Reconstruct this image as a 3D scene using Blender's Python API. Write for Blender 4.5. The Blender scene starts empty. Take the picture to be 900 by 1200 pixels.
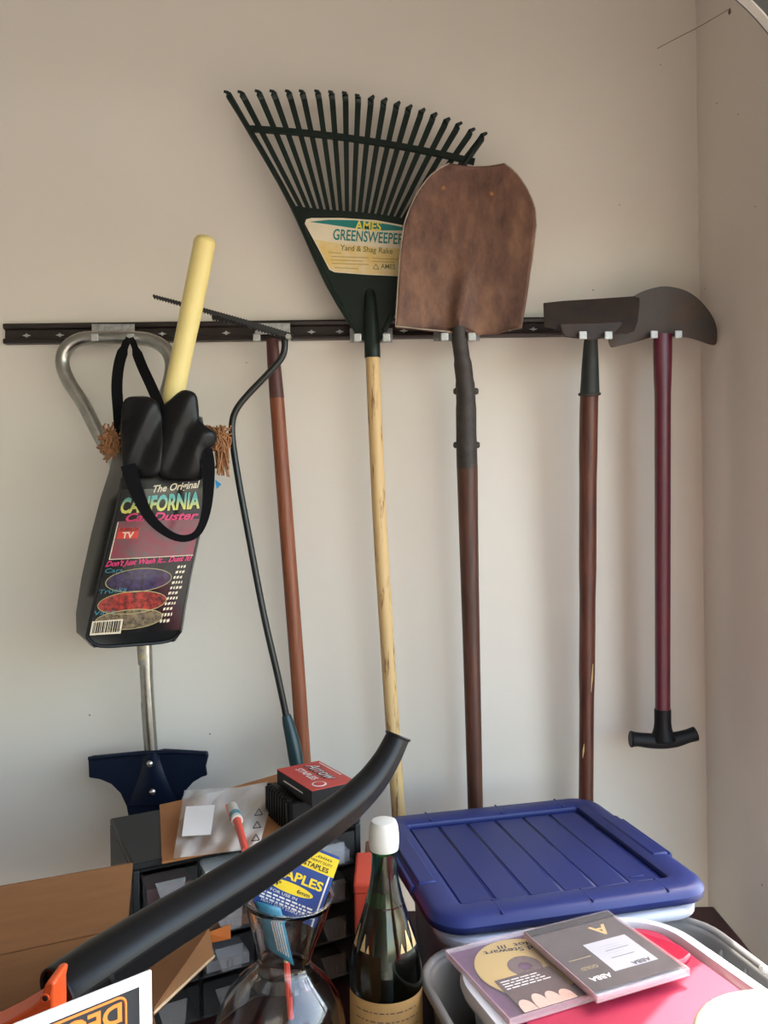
import bpy, math, random
from mathutils import Vector as V
random.seed(7)
SC = bpy.context.scene
COL = SC.collection
# ------------------------------------------------------------------ camera, light, exposure
F = 940.0            # focal length in pixels of the 900 x 1200 frame
H = 1.45             # camera height above the floor
ROLL = 0.014
cd = bpy.data.cameras.new('camera'); cam = bpy.data.objects.new('camera', cd); COL.objects.link(cam)
cd.sensor_fit = 'HORIZONTAL'; cd.sensor_width = 36.0; cd.lens = 36.0 * F / 900.0
cd.clip_start = 0.02
from mathutils import Matrix
_r = V((math.cos(ROLL), 0, -math.sin(ROLL))); _u = V((math.sin(ROLL), 0, math.cos(ROLL))); _b = V((0, -1, 0))
cam.matrix_world = Matrix(((_r.x, _u.x, _b.x, 0), (_r.y, _u.y, _b.y, 0), (_r.z, _u.z, _b.z, H), (0, 0, 0, 1)))
SC.camera = cam
w = bpy.data.worlds.new('sky'); SC.world = w; w.use_nodes = True
nt = w.node_tree; bg = nt.nodes['Background']
sky = nt.nodes.new('ShaderNodeTexSky'); sky.sky_type = 'NISHITA'; sky.sun_disc = False
sky.sun_elevation = math.radians(57); sky.air_density = 1.0; sky.dust_density = 2.0; sky.ozone_density = 1.0
sky.sun_rotation = math.radians(42)
tint = nt.nodes.new('ShaderNodeMix'); tint.data_type = 'RGBA'; tint.blend_type = 'MULTIPLY'; tint.inputs[0].default_value = 1.0
tint.inputs[7].default_value = (1.0, 0.91, 0.765, 1)          # hazy, warm summer sky
nt.links.new(sky.outputs[0], tint.inputs[6]); nt.links.new(tint.outputs[2], bg.inputs[0]); bg.inputs[1].default_value = 0.6
sd = bpy.data.lights.new('sun', 'SUN'); sd.energy = 4.0; sd.angle = 0.009; sd.color = (1.0, 0.95, 0.86)
so = bpy.data.objects.new('sun', sd); COL.objects.link(so)
_el = math.radians(57); _sun = V((0.675 * math.cos(_el), 0.738 * math.cos(_el), math.sin(_el)))
so.rotation_euler = _sun.to_track_quat('Z', 'Y').to_euler(); so.location = (4, 3, 6)
SC.view_settings.view_transform = 'Standard'; SC.view_settings.look = 'None'
SC.view_settings.gamma = 1.0; SC.view_settings.exposure = 1.74
SC.view_settings.use_curve_mapping = False

# ------------------------------------------------------------------ coordinates (camera at the origin, H added when linked)
def U(px, py, d):
    dx, dy = px - 450.0, py - 600.0
    a = dx - ROLL * dy; b = ROLL * dx + dy
    return V((a / F * d, d, -b / F * d))
def Z(px, py, z):
    dx, dy = px - 450.0, py - 600.0
    b = ROLL * dx + dy
    return U(px, py, -z * F / b)

# ------------------------------------------------------------------ materials
MATS = {}
def mat(name, col, rough=0.5, metal=0.0, var=0.0, scale=20.0, stretch=None, col2=None, bump=0.0, bscale=None, trans=0.0, ior=1.45,
        alpha=None, edge=0.3, coat=0.0, col3=None, contrast=(0.35, 0.65), spec=0.5, sss=0.0):
    if name in MATS: return MATS[name]
    m = bpy.data.materials.new(name); m.use_nodes = True; MATS[name] = m
    n = m.node_tree; N = n.nodes; L = n.links; p = N['Principled BSDF']
    p.inputs['Base Color'].default_value = (*col, 1); p.inputs['Roughness'].default_value = rough
    p.inputs['Metallic'].default_value = metal; p.inputs['Specular IOR Level'].default_value = spec
    p.inputs['IOR'].default_value = ior; p.inputs['Transmission Weight'].default_value = trans
    p.inputs['Coat Weight'].default_value = coat; p.inputs['Coat Roughness'].default_value = 0.08
    tc = N.new('ShaderNodeTexCoord'); mp = N.new('ShaderNodeMapping')
    L.new(tc.outputs['Object'], mp.inputs[0])
    if stretch: mp.inputs['Scale'].default_value = stretch
    if var or col2:
        nz = N.new('ShaderNodeTexNoise'); nz.inputs['Scale'].default_value = scale; nz.inputs['Detail'].default_value = 6
        nz.inputs['Roughness'].default_value = 0.65
        L.new(mp.outputs[0], nz.inputs['Vector'])
        cr = N.new('ShaderNodeValToRGB'); e = cr.color_ramp.elements
        c2 = col2 if col2 else tuple(c * (1 - var) for c in col)
        e[0].position = contrast[0]; e[0].color = (*c2, 1); e[1].position = contrast[1]; e[1].color = (*col, 1)
        if col3:
            k3 = cr.color_ramp.elements.new((contrast[0] + contrast[1]) / 2); k3.color = (*col3, 1)
        L.new(nz.outputs[0], cr.inputs[0]); L.new(cr.outputs[0], p.inputs['Base Color'])
    if bump:
        bz = N.new('ShaderNodeTexNoise'); bz.inputs['Scale'].default_value = bscale or scale; bz.inputs['Detail'].default_value = 4
        L.new(mp.outputs[0], bz.inputs['Vector'])
        bp = N.new('ShaderNodeBump'); bp.inputs['Strength'].default_value = bump; bp.inputs['Distance'].default_value = 0.002
        L.new(bz.outputs[0], bp.inputs['Height']); L.new(bp.outputs[0], p.inputs['Normal'])
    if alpha is not None:
        mx = N.new('ShaderNodeMixShader'); tr = N.new('ShaderNodeBsdfTransparent')
        lw = N.new('ShaderNodeLayerWeight'); lw.inputs[0].default_value = 0.25
        ma = N.new('ShaderNodeMath'); ma.operation = 'MULTIPLY_ADD'; ma.inputs[1].default_value = (1 - alpha) * edge; ma.inputs[2].default_value = alpha
        ma.use_clamp = True
        L.new(lw.outputs['Facing'], ma.inputs[0]); L.new(ma.outputs[0], mx.inputs[0])
        L.new(tr.outputs[0], mx.inputs[1]); L.new(p.outputs[0], mx.inputs[2])
        L.new(mx.outputs[0], N['Material Output'].inputs['Surface'])
    return m

M = dict(
    wall=mat('wall_paint', (0.76, 0.70, 0.62), 0.75, var=0.03, scale=2.5, bump=0.08, bscale=120, spec=0.25),
    wall_front=mat('wall_paint_front', (0.82, 0.75, 0.68), 0.75, var=0.04, scale=3, bump=0.1, bscale=120, spec=0.25),
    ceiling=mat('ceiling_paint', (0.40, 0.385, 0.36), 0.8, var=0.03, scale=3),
    floor=mat('garage_concrete', (0.42, 0.39, 0.35), 0.7, var=0.3, scale=6, bump=0.1),
    drive=mat('driveway_concrete', (0.25, 0.232, 0.205), 0.8, var=0.15, scale=3),
    rail=mat('brown_rail', (0.030, 0.020, 0.017), 0.38, var=0.3, scale=30),
    zinc=mat('zinc_steel', (0.62, 0.63, 0.62), 0.38, 0.75, var=0.45, scale=90),
    zinc_tip=mat('zinc_tip', (0.52, 0.52, 0.50), 0.45, 0.3, var=0.2, scale=200),
    chrome=mat('brushed_tube', (0.45, 0.44, 0.40), 0.28, 1.0, var=0.25, scale=40),
    navy=mat('navy_steel', (0.005, 0.011, 0.028), 0.38, 0.0, var=0.3, scale=20, spec=0.35),
    rivet=mat('steel_rivet', (0.7, 0.68, 0.62), 0.3, 1.0),
    label_paper=mat('tube_label', (0.55, 0.43, 0.22), 0.6, col2=(0.25, 0.25, 0.28), scale=70),
    vinyl=mat('black_vinyl', (0.006, 0.006, 0.0065), 0.36, bump=0.5, bscale=28, spec=0.3),
    vinyl_side=mat('black_vinyl_side', (0.006, 0.0065, 0.007), 0.34, bump=0.3, bscale=14, spec=0.3),
    strap=mat('black_webbing', (0.004, 0.004, 0.005), 0.85, spec=0.15),
    print_black=mat('bag_print_black', (0.008, 0.007, 0.008), 0.16, bump=0.12, bscale=18),
    fringe=mat('brown_fringe', (0.42, 0.19, 0.08), 0.8, var=0.5, scale=150),
    pine=mat('pale_painted_wood', (0.78, 0.64, 0.26), 0.42, var=0.06, scale=8, stretch=(6, 6, 1)),
    black_rod=mat('black_steel_rod', (0.010, 0.011, 0.011), 0.32),
    blade_black=mat('black_blade', (0.014, 0.013, 0.013), 0.45),
    teal_grip=mat('teal_grip', (0.010, 0.035, 0.040), 0.35),
    wood_dark=mat('stained_wood_dark', (0.145, 0.040, 0.020), 0.42, col2=(0.055, 0.016, 0.010), scale=9, stretch=(12, 12, 0.8), coat=0.1),
    wood_red=mat('stained_wood_red', (0.27, 0.082, 0.032), 0.45, col2=(0.16, 0.045, 0.02), scale=10, stretch=(12, 12, 0.8)),
    wood_red_dark=mat('stained_wood_end', (0.09, 0.030, 0.026), 0.45, var=0.3, scale=10, stretch=(12, 12, 0.8)),
    wood_shovel=mat('stained_wood_shovel', (0.11, 0.038, 0.020), 0.48, col2=(0.045, 0.018, 0.012), scale=9, stretch=(14, 14, 0.7)),
    wood_pale=mat('weathered_ash', (0.62, 0.42, 0.19), 0.5, col2=(0.22, 0.10, 0.035), scale=26, stretch=(5, 5, 0.55), contrast=(0.36, 0.46)),
    wood_chip=mat('bare_wood_chip', (0.60, 0.40, 0.18), 0.6, var=0.2),
    green=mat('dark_green_plastic', (0.007, 0.014, 0.010), 0.45, spec=0.35),
    rust=mat('rusted_steel', (0.27, 0.145, 0.085), 0.62, 0.25, col2=(0.075, 0.036, 0.028), col3=(0.17, 0.085, 0.055), contrast=(0.33, 0.70), scale=12, bump=0.35, bscale=70, stretch=(1.6, 1, 0.8)),
    rust_spot=mat('rust_spot', (0.36, 0.15, 0.05), 0.8, var=0.3, scale=150),
    rust_edge=mat('worn_steel_edge', (0.48, 0.40, 0.32), 0.5, 0.4, var=0.4, scale=60),
    dark_iron=mat('dark_iron', (0.060, 0.048, 0.042), 0.6, 0.3, var=0.4, scale=40, bump=0.2, bscale=90),
    hoe_iron=mat('hoe_iron', (0.026, 0.019, 0.018), 0.65, 0.0, col2=(0.050, 0.028, 0.02), scale=30, bump=0.2, bscale=90),
    edger_iron=mat('edger_iron', (0.060, 0.050, 0.047), 0.55, 0.25, col2=(0.085, 0.055, 0.038), scale=18, bump=0.2, bscale=90),
    ferrule=mat('green_ferrule', (0.022, 0.027, 0.025), 0.5, 0.1, var=0.3, scale=50),
    maroon=mat('maroon_paint', (0.115, 0.012, 0.025), 0.35, var=0.12, scale=20, coat=0.1),
    black_rubber=mat('black_rubber', (0.007, 0.007, 0.008), 0.5, spec=0.3),
    black_plastic=mat('black_plastic', (0.007, 0.007, 0.0075), 0.45, bump=0.05, bscale=300, spec=0.3),
    grey_black=mat('charcoal_plastic', (0.020, 0.021, 0.021), 0.48, bump=0.08, bscale=300, spec=0.3),
    tube_black=mat('tube_plastic', (0.008, 0.008, 0.0085), 0.36, bump=0.05, bscale=400, spec=0.32),
    card=mat('cardboard', (0.23, 0.098, 0.033), 0.8, var=0.12, scale=14, stretch=(1, 1, 10)),
    card_orange=mat('cardboard_sheet', (0.38, 0.155, 0.05), 0.75, var=0.12, scale=14),
    card_edge=mat('cardboard_edge', (0.62, 0.44, 0.27), 0.8),
    orange=mat('orange_plastic', (0.68, 0.085, 0.016), 0.4),
    white_card=mat('white_card', (0.82, 0.79, 0.75), 0.5),
    dark_print=mat('charcoal_print', (0.028, 0.030, 0.034), 0.4, var=0.3, scale=30),
    orange_print=mat('orange_print', (0.83, 0.22, 0.035), 0.5),
    clear=mat('clear_styrene', (0.40, 0.39, 0.37), 0.12, alpha=0.03, edge=0.15),
    clear_tab=mat('clear_tab', (0.50, 0.48, 0.45), 0.18, alpha=0.22),
    zip=mat('polythene', (0.80, 0.78, 0.74), 0.22, alpha=0.4, bump=0.3, bscale=30),
    bin=mat('milky_bin', (0.62, 0.63, 0.74), 0.25, alpha=0.72),
    tub=mat('milky_tub', (0.66, 0.66, 0.68), 0.3, alpha=0.78),
    blue=mat('blue_lid', (0.020, 0.030, 0.135), 0.42, spec=0.35, var=0.1, scale=12),
    grey_bin=mat('grey_tote', (0.24, 0.228, 0.215), 0.38, var=0.1, scale=30),
    pink=mat('red_lid', (0.42, 0.028, 0.07), 0.5, spec=0.5, var=0.05, scale=20),
    pink_bright=mat('red_block', (0.42, 0.014, 0.045), 0.32),
    cream=mat('cream_plastic', (0.84, 0.75, 0.58), 0.4),
    white_plastic=mat('white_plastic', (0.66, 0.63, 0.56), 0.4),
    gold=mat('gold_disc', (0.66, 0.47, 0.17), 0.28, 0.35),
    hub=mat('disc_hub', (0.16, 0.10, 0.09), 0.2, alpha=0.75),
    purple=mat('purple_insert', (0.12, 0.045, 0.11), 0.3, var=0.3, scale=60),
    brown_print_and_reflection=mat('brown_print_and_reflection', (0.085, 0.050, 0.045), 0.4),  # bottle label print, also the painted phone reflection on the disc case
    skin_reflection=mat('pale_reflection', (0.78, 0.50, 0.40), 0.4, var=0.2, scale=80),  # pale colour of the painted finger reflections
    case_clear=mat('jewel_case', (0.80, 0.72, 0.72), 0.06, alpha=0.02, edge=0.12),
    case_edge=mat('jewel_edge', (0.82, 0.62, 0.64), 0.12, alpha=0.3),
    album=mat('album_print', (0.085, 0.068, 0.065), 0.3, var=0.4, scale=25),
    black_ink=mat('black_ink', (0.01, 0.01, 0.01), 0.5),
    white_ink=mat('white_ink', (0.75, 0.72, 0.68), 0.5),
    slip=mat('grey_slip', (0.46, 0.46, 0.49), 0.6),
    gold_ink=mat('gold_ink', (0.62, 0.42, 0.16), 0.4),
    glass=mat('jar_glass', (1, 1, 1), 0.0, trans=1.0, ior=1.45),
    green_glass=mat('bottle_glass', (0.05, 0.24, 0.07), 0.03, trans=1.0, ior=1.5),
    wine=mat('dark_wine', (0.012, 0.004, 0.005), 0.1),
    paper_tan=mat('tan_label', (0.46, 0.26, 0.09), 0.6, var=0.15, scale=40),
    foil=mat('gold_foil', (0.68, 0.50, 0.24), 0.4, 0.4, var=0.4, scale=60),
    red_box=mat('red_carton', (0.50, 0.045, 0.035), 0.45),
    red_crate=mat('red_crate', (0.55, 0.060, 0.030), 0.45),
    brown_block=mat('brown_block', (0.17, 0.055, 0.03), 0.5, var=0.3, scale=10, stretch=(8, 1, 1)),
    blue_card=mat('blue_card', (0.010, 0.045, 0.22), 0.35),
    yellow=mat('yellow_print', (0.86, 0.60, 0.02), 0.4),
    turq=mat('turquoise_card', (0.045, 0.22, 0.32), 0.35, var=0.3, scale=50),
    cream_label=mat('cream_sticker', (0.78, 0.68, 0.50), 0.5, var=0.08, scale=30),
    yellow_label=mat('yellow_sticker', (0.72, 0.50, 0.14), 0.5, col2=(0.74, 0.60, 0.36), scale=45),
    teal_print=mat('teal_print', (0.015, 0.20, 0.18), 0.5),
    yellow_text=mat('yellow_lettering', (0.80, 0.66, 0.10), 0.5),
    olive_text=mat('olive_lettering', (0.16, 0.15, 0.03), 0.5),
    faint_text=mat('faded_lettering', (0.46, 0.33, 0.12), 0.6),
    magenta=mat('magenta_print', (0.62, 0.03, 0.14), 0.3),
    cyan_print=mat('cyan_print', (0.04, 0.22, 0.27), 0.3),
    red_print=mat('red_print', (0.62, 0.045, 0.03), 0.3),
    mauve=mat('mauve_photo', (0.13, 0.085, 0.09), 0.2, col2=(0.26, 0.04, 0.06), scale=40),
    purple_photo=mat('purple_photo', (0.06, 0.04, 0.11), 0.2, col2=(0.02, 0.015, 0.02), scale=140),
    red_photo=mat('red_photo', (0.50, 0.05, 0.035), 0.2, col2=(0.03, 0.02, 0.02), scale=130),
    tan_photo=mat('tan_photo', (0.30, 0.21, 0.12), 0.2, col2=(0.03, 0.03, 0.03), scale=130),
    gold_line=mat('gold_line', (0.45, 0.36, 0.14), 0.4),
    cream_text=mat('cream_lettering', (0.72, 0.62, 0.46), 0.4),
    aqua=mat('aqua_print', (0.10, 0.36, 0.33), 0.3),
    lemon=mat('lemon_print', (0.62, 0.58, 0.13), 0.3),
    sky_tag=mat('blue_tag', (0.03, 0.30, 0.60), 0.5),
    track=mat('white_track', (0.80, 0.78, 0.72), 0.4, 0.2),
    track_steel=mat('track_steel', (0.17, 0.17, 0.165), 0.5, 0.3, var=0.2, scale=40),
    cobweb=mat('cobweb', (0.16, 0.12, 0.09), 0.9),
    table=mat('table_top', (0.05, 0.013, 0.014), 0.5, var=0.3, scale=10),
    marker_red=mat('marker_red', (0.72, 0.07, 0.04), 0.35),
    scuff=mat('wall_scuff', (0.30, 0.25, 0.20), 0.8),
)

def two_tone(name, lo, hi):
    m = mat(name, lo, 0.3); n = m.node_tree; tc = n.nodes.new('ShaderNodeTexCoord'); sx = n.nodes.new('ShaderNodeSeparateXYZ'); cr = n.nodes.new('ShaderNodeValToRGB')
    e = cr.color_ramp.elements; e[0].position = 0.25; e[0].color = (*lo, 1); e[1].position = 0.7; e[1].color = (*hi, 1)
    n.links.new(tc.outputs['Generated'], sx.inputs[0]); n.links.new(sx.outputs[2], cr.inputs[0]); n.links.new(cr.outputs[0], n.nodes['Principled BSDF'].inputs['Base Color'])
    return m
M['aqua_lemon'] = two_tone('aqua_lemon_print', (0.62, 0.58, 0.13), (0.07, 0.33, 0.30))

# ------------------------------------------------------------------ mesh helpers
class MB:
    def __init__(s): s.v = []; s.f = []
    def add(s, vs, fs):
        k = len(s.v); s.v += [V(p) for p in vs]; s.f += [[i + k for i in q] for q in fs]; return s
    def box(s, o, ex, ey, ez):          # o = corner, e* = full edge vectors
        o, ex, ey, ez = V(o), V(ex), V(ey), V(ez)
        if ex.cross(ey).dot(ez) < 0: ex, ey = ey, ex
        vs = [o, o + ex, o + ex + ey, o + ey]; vs += [p + ez for p in vs]
        return s.add(vs, [(3, 2, 1, 0), (4, 5, 6, 7), (0, 1, 5, 4), (1, 2, 6, 5), (2, 3, 7, 6), (3, 0, 4, 7)])
    def tube(s, pts, rad, seg=14, caps=True, flat=None):
        pts = [V(p) for p in pts]; n = len(pts)
        if not hasattr(rad, '__len__'): rad = [rad] * n
        up = None; rings = []
        for i in range(n):
            t = (pts[min(i + 1, n - 1)] - pts[max(i - 1, 0)]).normalized()
            if up is None:
                up = V((0, 0, 1)) if abs(t.z) < 0.9 else V((1, 0, 0))
            a = (up - t * up.dot(t)).normalized(); up = a; b = t.cross(a)
            ring = []
            for j in range(seg):
                th = 2 * math.pi * j / seg
                ring.append(pts[i] + (a * math.cos(th) * (flat or 1.0) + b * math.sin(th)) * rad[i])
            rings.append(ring)
        return s.loft(rings, caps)
    def loft(s, rings, caps=True, closed=False):
        m = len(rings[0]); vs = [p for r in rings for p in r]; fs = []
        nr = len(rings)
        for i in range(nr - 1 + (1 if closed else 0)):
            for j in range(m):
                a = (i % nr) * m; b = ((i + 1) % nr) * m
                fs.append((a + j, a + (j + 1) % m, b + (j + 1) % m, b + j))
        if caps and not closed:
            fs.append(tuple(range(m - 1, -1, -1))); fs.append(tuple((nr - 1) * m + j for j in range(m)))
        return s.add(vs, fs)
    def lathe(s, prof, o, ax=V((0, 0, 1)), seg=40, caps=False, closed=False):
        o = V(o); ax = V(ax).normalized()
        a = ax.orthogonal().normalized(); b = ax.cross(a)
        rings = [[o + ax * z + (a * math.cos(2 * math.pi * j / seg) + b * math.sin(2 * math.pi * j / seg)) * r for j in range(seg)] for r, z in prof]
        return s.loft(rings, caps, closed)
    def prism(s, outline, off):
        n = len(outline); off = V(off)
        vs = [V(p) for p in outline] + [V(p) + off for p in outline]
        fs = [tuple(range(n)), tuple(range(2 * n - 1, n - 1, -1))]
        for j in range(n): fs.append((j, n + j, n + (j + 1) % n, (j + 1) % n))
        return s.add(vs, fs)
    def grid(s, fn, nu, nv):
        vs = [fn(i / nu, j / nv) for j in range(nv + 1) for i in range(nu + 1)]
        fs = [(j * (nu + 1) + i, j * (nu + 1) + i + 1, (j + 1) * (nu + 1) + i + 1, (j + 1) * (nu + 1) + i) for j in range(nv) for i in range(nu)]
        return s.add(vs, fs)

ORG = {}
def thing(name, label, cat, base, group=None, kind=None):
    o = bpy.data.objects.new(name, None); COL.objects.link(o); o.empty_display_size = 0.03
    b = V(base); o.location = b + V((0, 0, H)); ORG[o] = b
    o['label'] = label; o['category'] = cat
    if group: o['group'] = group
    if kind: o['kind'] = kind
    return o
def obj(name, mb, m, parent=None, label=None, cat=None, group=None, kind=None, smooth=40, bevel=0.0, solid=0.0, subsurf=0, segs=2, normals=True):
    if parent is not None: o0 = ORG[parent]
    else:
        xs = [p.x for p in mb.v]; ys = [p.y for p in mb.v]; zs = [p.z for p in mb.v]
        o0 = V(((min(xs) + max(xs)) / 2, (min(ys) + max(ys)) / 2, min(zs)))
    me = bpy.data.meshes.new(name)
    me.from_pydata([p - o0 for p in mb.v], [], mb.f); me.materials.append(M[m]); me.validate()
    if normals:
        import bmesh
        bm = bmesh.new(); bm.from_mesh(me); bmesh.ops.recalc_face_normals(bm, faces=bm.faces); bm.to_mesh(me); bm.free()
    if smooth:
        me.shade_smooth(); me.set_sharp_from_angle(angle=math.radians(smooth))
    o = bpy.data.objects.new(name, me); COL.objects.link(o)
    if parent is not None: o.parent = parent
    else: o.location = o0 + V((0, 0, H))
    ORG[o] = o0
    if solid:
        s = o.modifiers.new('solid', 'SOLIDIFY'); s.thickness = solid; s.offset = 0
    if bevel:
        b = o.modifiers.new('bevel', 'BEVEL'); b.width = bevel; b.segments = segs; b.limit_method = 'ANGLE'
    if subsurf:
        b = o.modifiers.new('sub', 'SUBSURF'); b.levels = subsurf; b.render_levels = subsurf
    if label: o['label'] = label
    if cat: o['category'] = cat
    if group: o['group'] = group
    if kind: o['kind'] = kind
    return o
def arc(c, r, a0, a1, n, ex, ez):
    return [V(c) + V(ex) * math.cos(a0 + (a1 - a0) * i / n) * r + V(ez) * math.sin(a0 + (a1 - a0) * i / n) * r for i in range(n + 1)]
def smoothpath(pts, n=6):
    out = []; P = [V(p) for p in pts]
    for i in range(len(P) - 1):
        p0 = P[max(i - 1, 0)]; p1 = P[i]; p2 = P[i + 1]; p3 = P[min(i + 2, len(P) - 1)]
        for k in range(n):
            t = k / n
            out.append(0.5 * ((2 * p1) + (p2 - p0) * t + (2 * p0 - 5 * p1 + 4 * p2 - p3) * t * t + (3 * p1 - p0 - 3 * p2 + p3) * t ** 3))
    out.append(P[-1]); return out
def ribbon(pts, wid, thick, nrm=None):
    pts = [V(p) for p in pts]; n = len(pts); mb = MB(); rings = []
    if not hasattr(wid, '__len__'): wid = [wid] * n
    for i in range(n):
        t = (pts[min(i + 1, n - 1)] - pts[max(i - 1, 0)]).normalized()
        nn = V(nrm) if nrm else -pts[i].normalized()
        side = t.cross(nn).normalized(); nn = side.cross(t).normalized()
        a = side * wid[i] / 2; b = nn * thick / 2
        rings.append([pts[i] - a - b, pts[i] + a - b, pts[i] + a + b, pts[i] - a + b])
    return mb.loft(rings)
_TC = {}
def glyphs(s, shear=0.0, bold=0.0):
    key = (s, shear, bold)
    if key in _TC: return _TC[key]
    c = bpy.data.curves.new('t', 'FONT'); c.body = s; c.size = 1.0; c.shear = shear; c.offset = bold; c.resolution_u = 3
    o = bpy.data.objects.new('t', c); COL.objects.link(o)
    bpy.context.view_layer.update()
    me = bpy.data.meshes.new_from_object(o.evaluated_get(bpy.context.evaluated_depsgraph_get()))
    vs = [v.co.copy() for v in me.vertices]; fs = [tuple(p.vertices) for p in me.polygons]
    bpy.data.objects.remove(o); bpy.data.curves.remove(c); bpy.data.meshes.remove(me)
    x0 = min(v.x for v in vs); x1 = max(v.x for v in vs)
    _TC[key] = ([((v.x - x0) / (x1 - x0), v.y / 0.70) for v in vs], fs); return _TC[key]
def text(s, fn, m, parent, shear=0.0, bold=0.0, name='lettering'):
    """fn(u, v): u 0..1 along the line, v 0..1 up the capital height"""
    vs, fs = glyphs(s, shear, bold)
    mb = MB().add([fn(u, v) for u, v in vs], fs)
    return obj(name, mb, m, parent, smooth=0, normals=False)
def line_px(p0, p1, cap, d, up=None):
    (x0, y0), (x1, y1) = p0, p1
    L = math.hypot(x1 - x0, y1 - y0); n = ((y1 - y0) / L, -(x1 - x0) / L)
    return lambda u, v: U(x0 + (x1 - x0) * u + n[0] * v * cap, y0 + (y1 - y0) * u + n[1] * v * cap, d)
def line_3d(o, ex, ey):
    o, ex, ey = V(o), V(ex), V(ey)
    return lambda u, v: o + ex * u + ey * v
def px_poly(pts, d): return [U(x, y, d) for x, y in pts]
def rrect(w, h, r, n=6):
    out = []
    for cx, cy, a in ((w / 2 - r, h / 2 - r, 0), (-w / 2 + r, h / 2 - r, 90), (-w / 2 + r, -h / 2 + r, 180), (w / 2 - r, -h / 2 + r, 270)):
        for k in range(n + 1):
            t = math.radians(a + 90 * k / n); out.append((cx + r * math.cos(t), cy + r * math.sin(t)))
    return out

def dense(poly, n=3):
    P = [V((x, y, 0)) for x, y in poly]; out_ = []
    for a, b, c_, d_ in zip(P[-1:] + P[:-1], P, P[1:] + P[:1], P[2:] + P[:2]):
        for k in range(n):
            s_ = k / n
            q = 0.5 * ((2 * b) + (c_ - a) * s_ + (2 * a - 5 * b + 4 * c_ - d_) * s_ * s_ + (3 * b - a - 3 * c_ + d_) * s_ ** 3); out_.append((q.x, q.y))
    return out_

# ------------------------------------------------------------------ the setting
D = 1.58; XR = 0.628; ZF = -H; ZC = 1.15; XL = -3.2; YB = -4.5; JY = 1.275; TH = 0.045; HZ = 0.60; YO = -4.3
def slab(name, o, e, m, **k): return obj(name, MB().box(o, (e[0], 0, 0), (0, e[1], 0), (0, 0, e[2])), m, smooth=0, kind='structure', **k)
slab('floor', (XL, YB, ZF - 0.1), (XR + TH - XL, D - YB, 0.1), 'floor', label='grey concrete garage floor', cat='floor')
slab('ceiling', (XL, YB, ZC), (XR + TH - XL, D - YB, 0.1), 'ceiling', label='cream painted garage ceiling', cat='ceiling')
slab('wall_back', (XL, D, ZF), (XR + TH - XL, 0.12, ZC - ZF), 'wall', label='cream painted wall the tools hang on', cat='wall')
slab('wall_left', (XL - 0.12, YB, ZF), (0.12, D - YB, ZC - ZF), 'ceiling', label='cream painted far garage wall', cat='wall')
wr = obj('wall_right', MB().box((XR, JY, ZF), (TH, 0, 0), (0, D - JY, 0), (0, 0, ZC - ZF))
         .box((XR, YO, HZ), (TH, 0, 0), (0, JY - YO, 0), (0, 0, ZC - HZ)).box((XR, YB, ZF), (TH, 0, 0), (0, YO - YB, 0), (0, 0, ZC - ZF)), 'wall_front', smooth=0, kind='structure',
         label='shaded cream wall beside the open garage door', cat='wall')
slab('driveway', (XR + TH, -12, ZF - 0.12), (16, 24, 0.1), 'drive', label='sunlit concrete driveway outside the garage', cat='driveway')
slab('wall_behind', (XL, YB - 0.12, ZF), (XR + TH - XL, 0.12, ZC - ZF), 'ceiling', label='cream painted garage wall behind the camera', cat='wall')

# table that carries the boxes
TZ = -0.725
t = thing('work_table', 'dark maroon work table carrying the boxes and bins', 'table', (-0.05, 0.95, ZF))
obj('table_top', MB().box((-0.85, 0.24, TZ - 0.03), (1.44, 0, 0), (0, 1.22, 0), (0, 0, 0.03)), 'table', t, bevel=0.004)
for x in (-0.82, 0.53):
    for y in (0.28, 1.38):
        obj('leg', MB().box((x, y, ZF), (0.04, 0, 0), (0, 0.04, 0), (0, 0, TZ - 0.03 - ZF)), 'table', t, bevel=0.003)

# ------------------------------------------------------------------ tool rail on the wall
t = thing('tool_rail', 'long brown wall rail that the garden tools hang from', 'rail', U(420, 405, D))
def rail_ring(px, y0, y1):
    a = U(px, y0, D - 0.001); b = U(px, y1, D - 0.001); a.y = b.y = D - 0.0006
    h = a.z - b.z
    prof = [(0, 0), (0.016, 0.0), (0.018, 0.10), (0.016, 0.24), (0.008, 0.30), (0.008, 0.70), (0.016, 0.76), (0.018, 0.90), (0.016, 1.0), (0, 1.0)]
    return [V((a.x, a.y - dy, a.z - h * fz)) for dy, fz in prof]
obj('rail_body', MB().loft([rail_ring(8, 381.5, 404.5), rail_ring(792, 372.0, 393.0)]), 'rail', t, smooth=25)
for x in (31, 70, 190, 265, 365, 398, 473, 570, 598, 625):
    c = U(x, 393.5 - x * 0.0125, D - 0.0105); s = []
    for k in range(8):
        r = 0.0085 if k % 4 == 0 else (0.0045 if k % 2 == 0 else 0.0028)
        a = k * math.pi / 4
        s.append(c + V((math.cos(a) * r, 0, math.sin(a) * r)))
    obj('star_cutout', MB().prism(s, (0, 0.002, 0)), 'zinc_tip', t, smooth=0, label='bright star shaped screw cutout')
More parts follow.
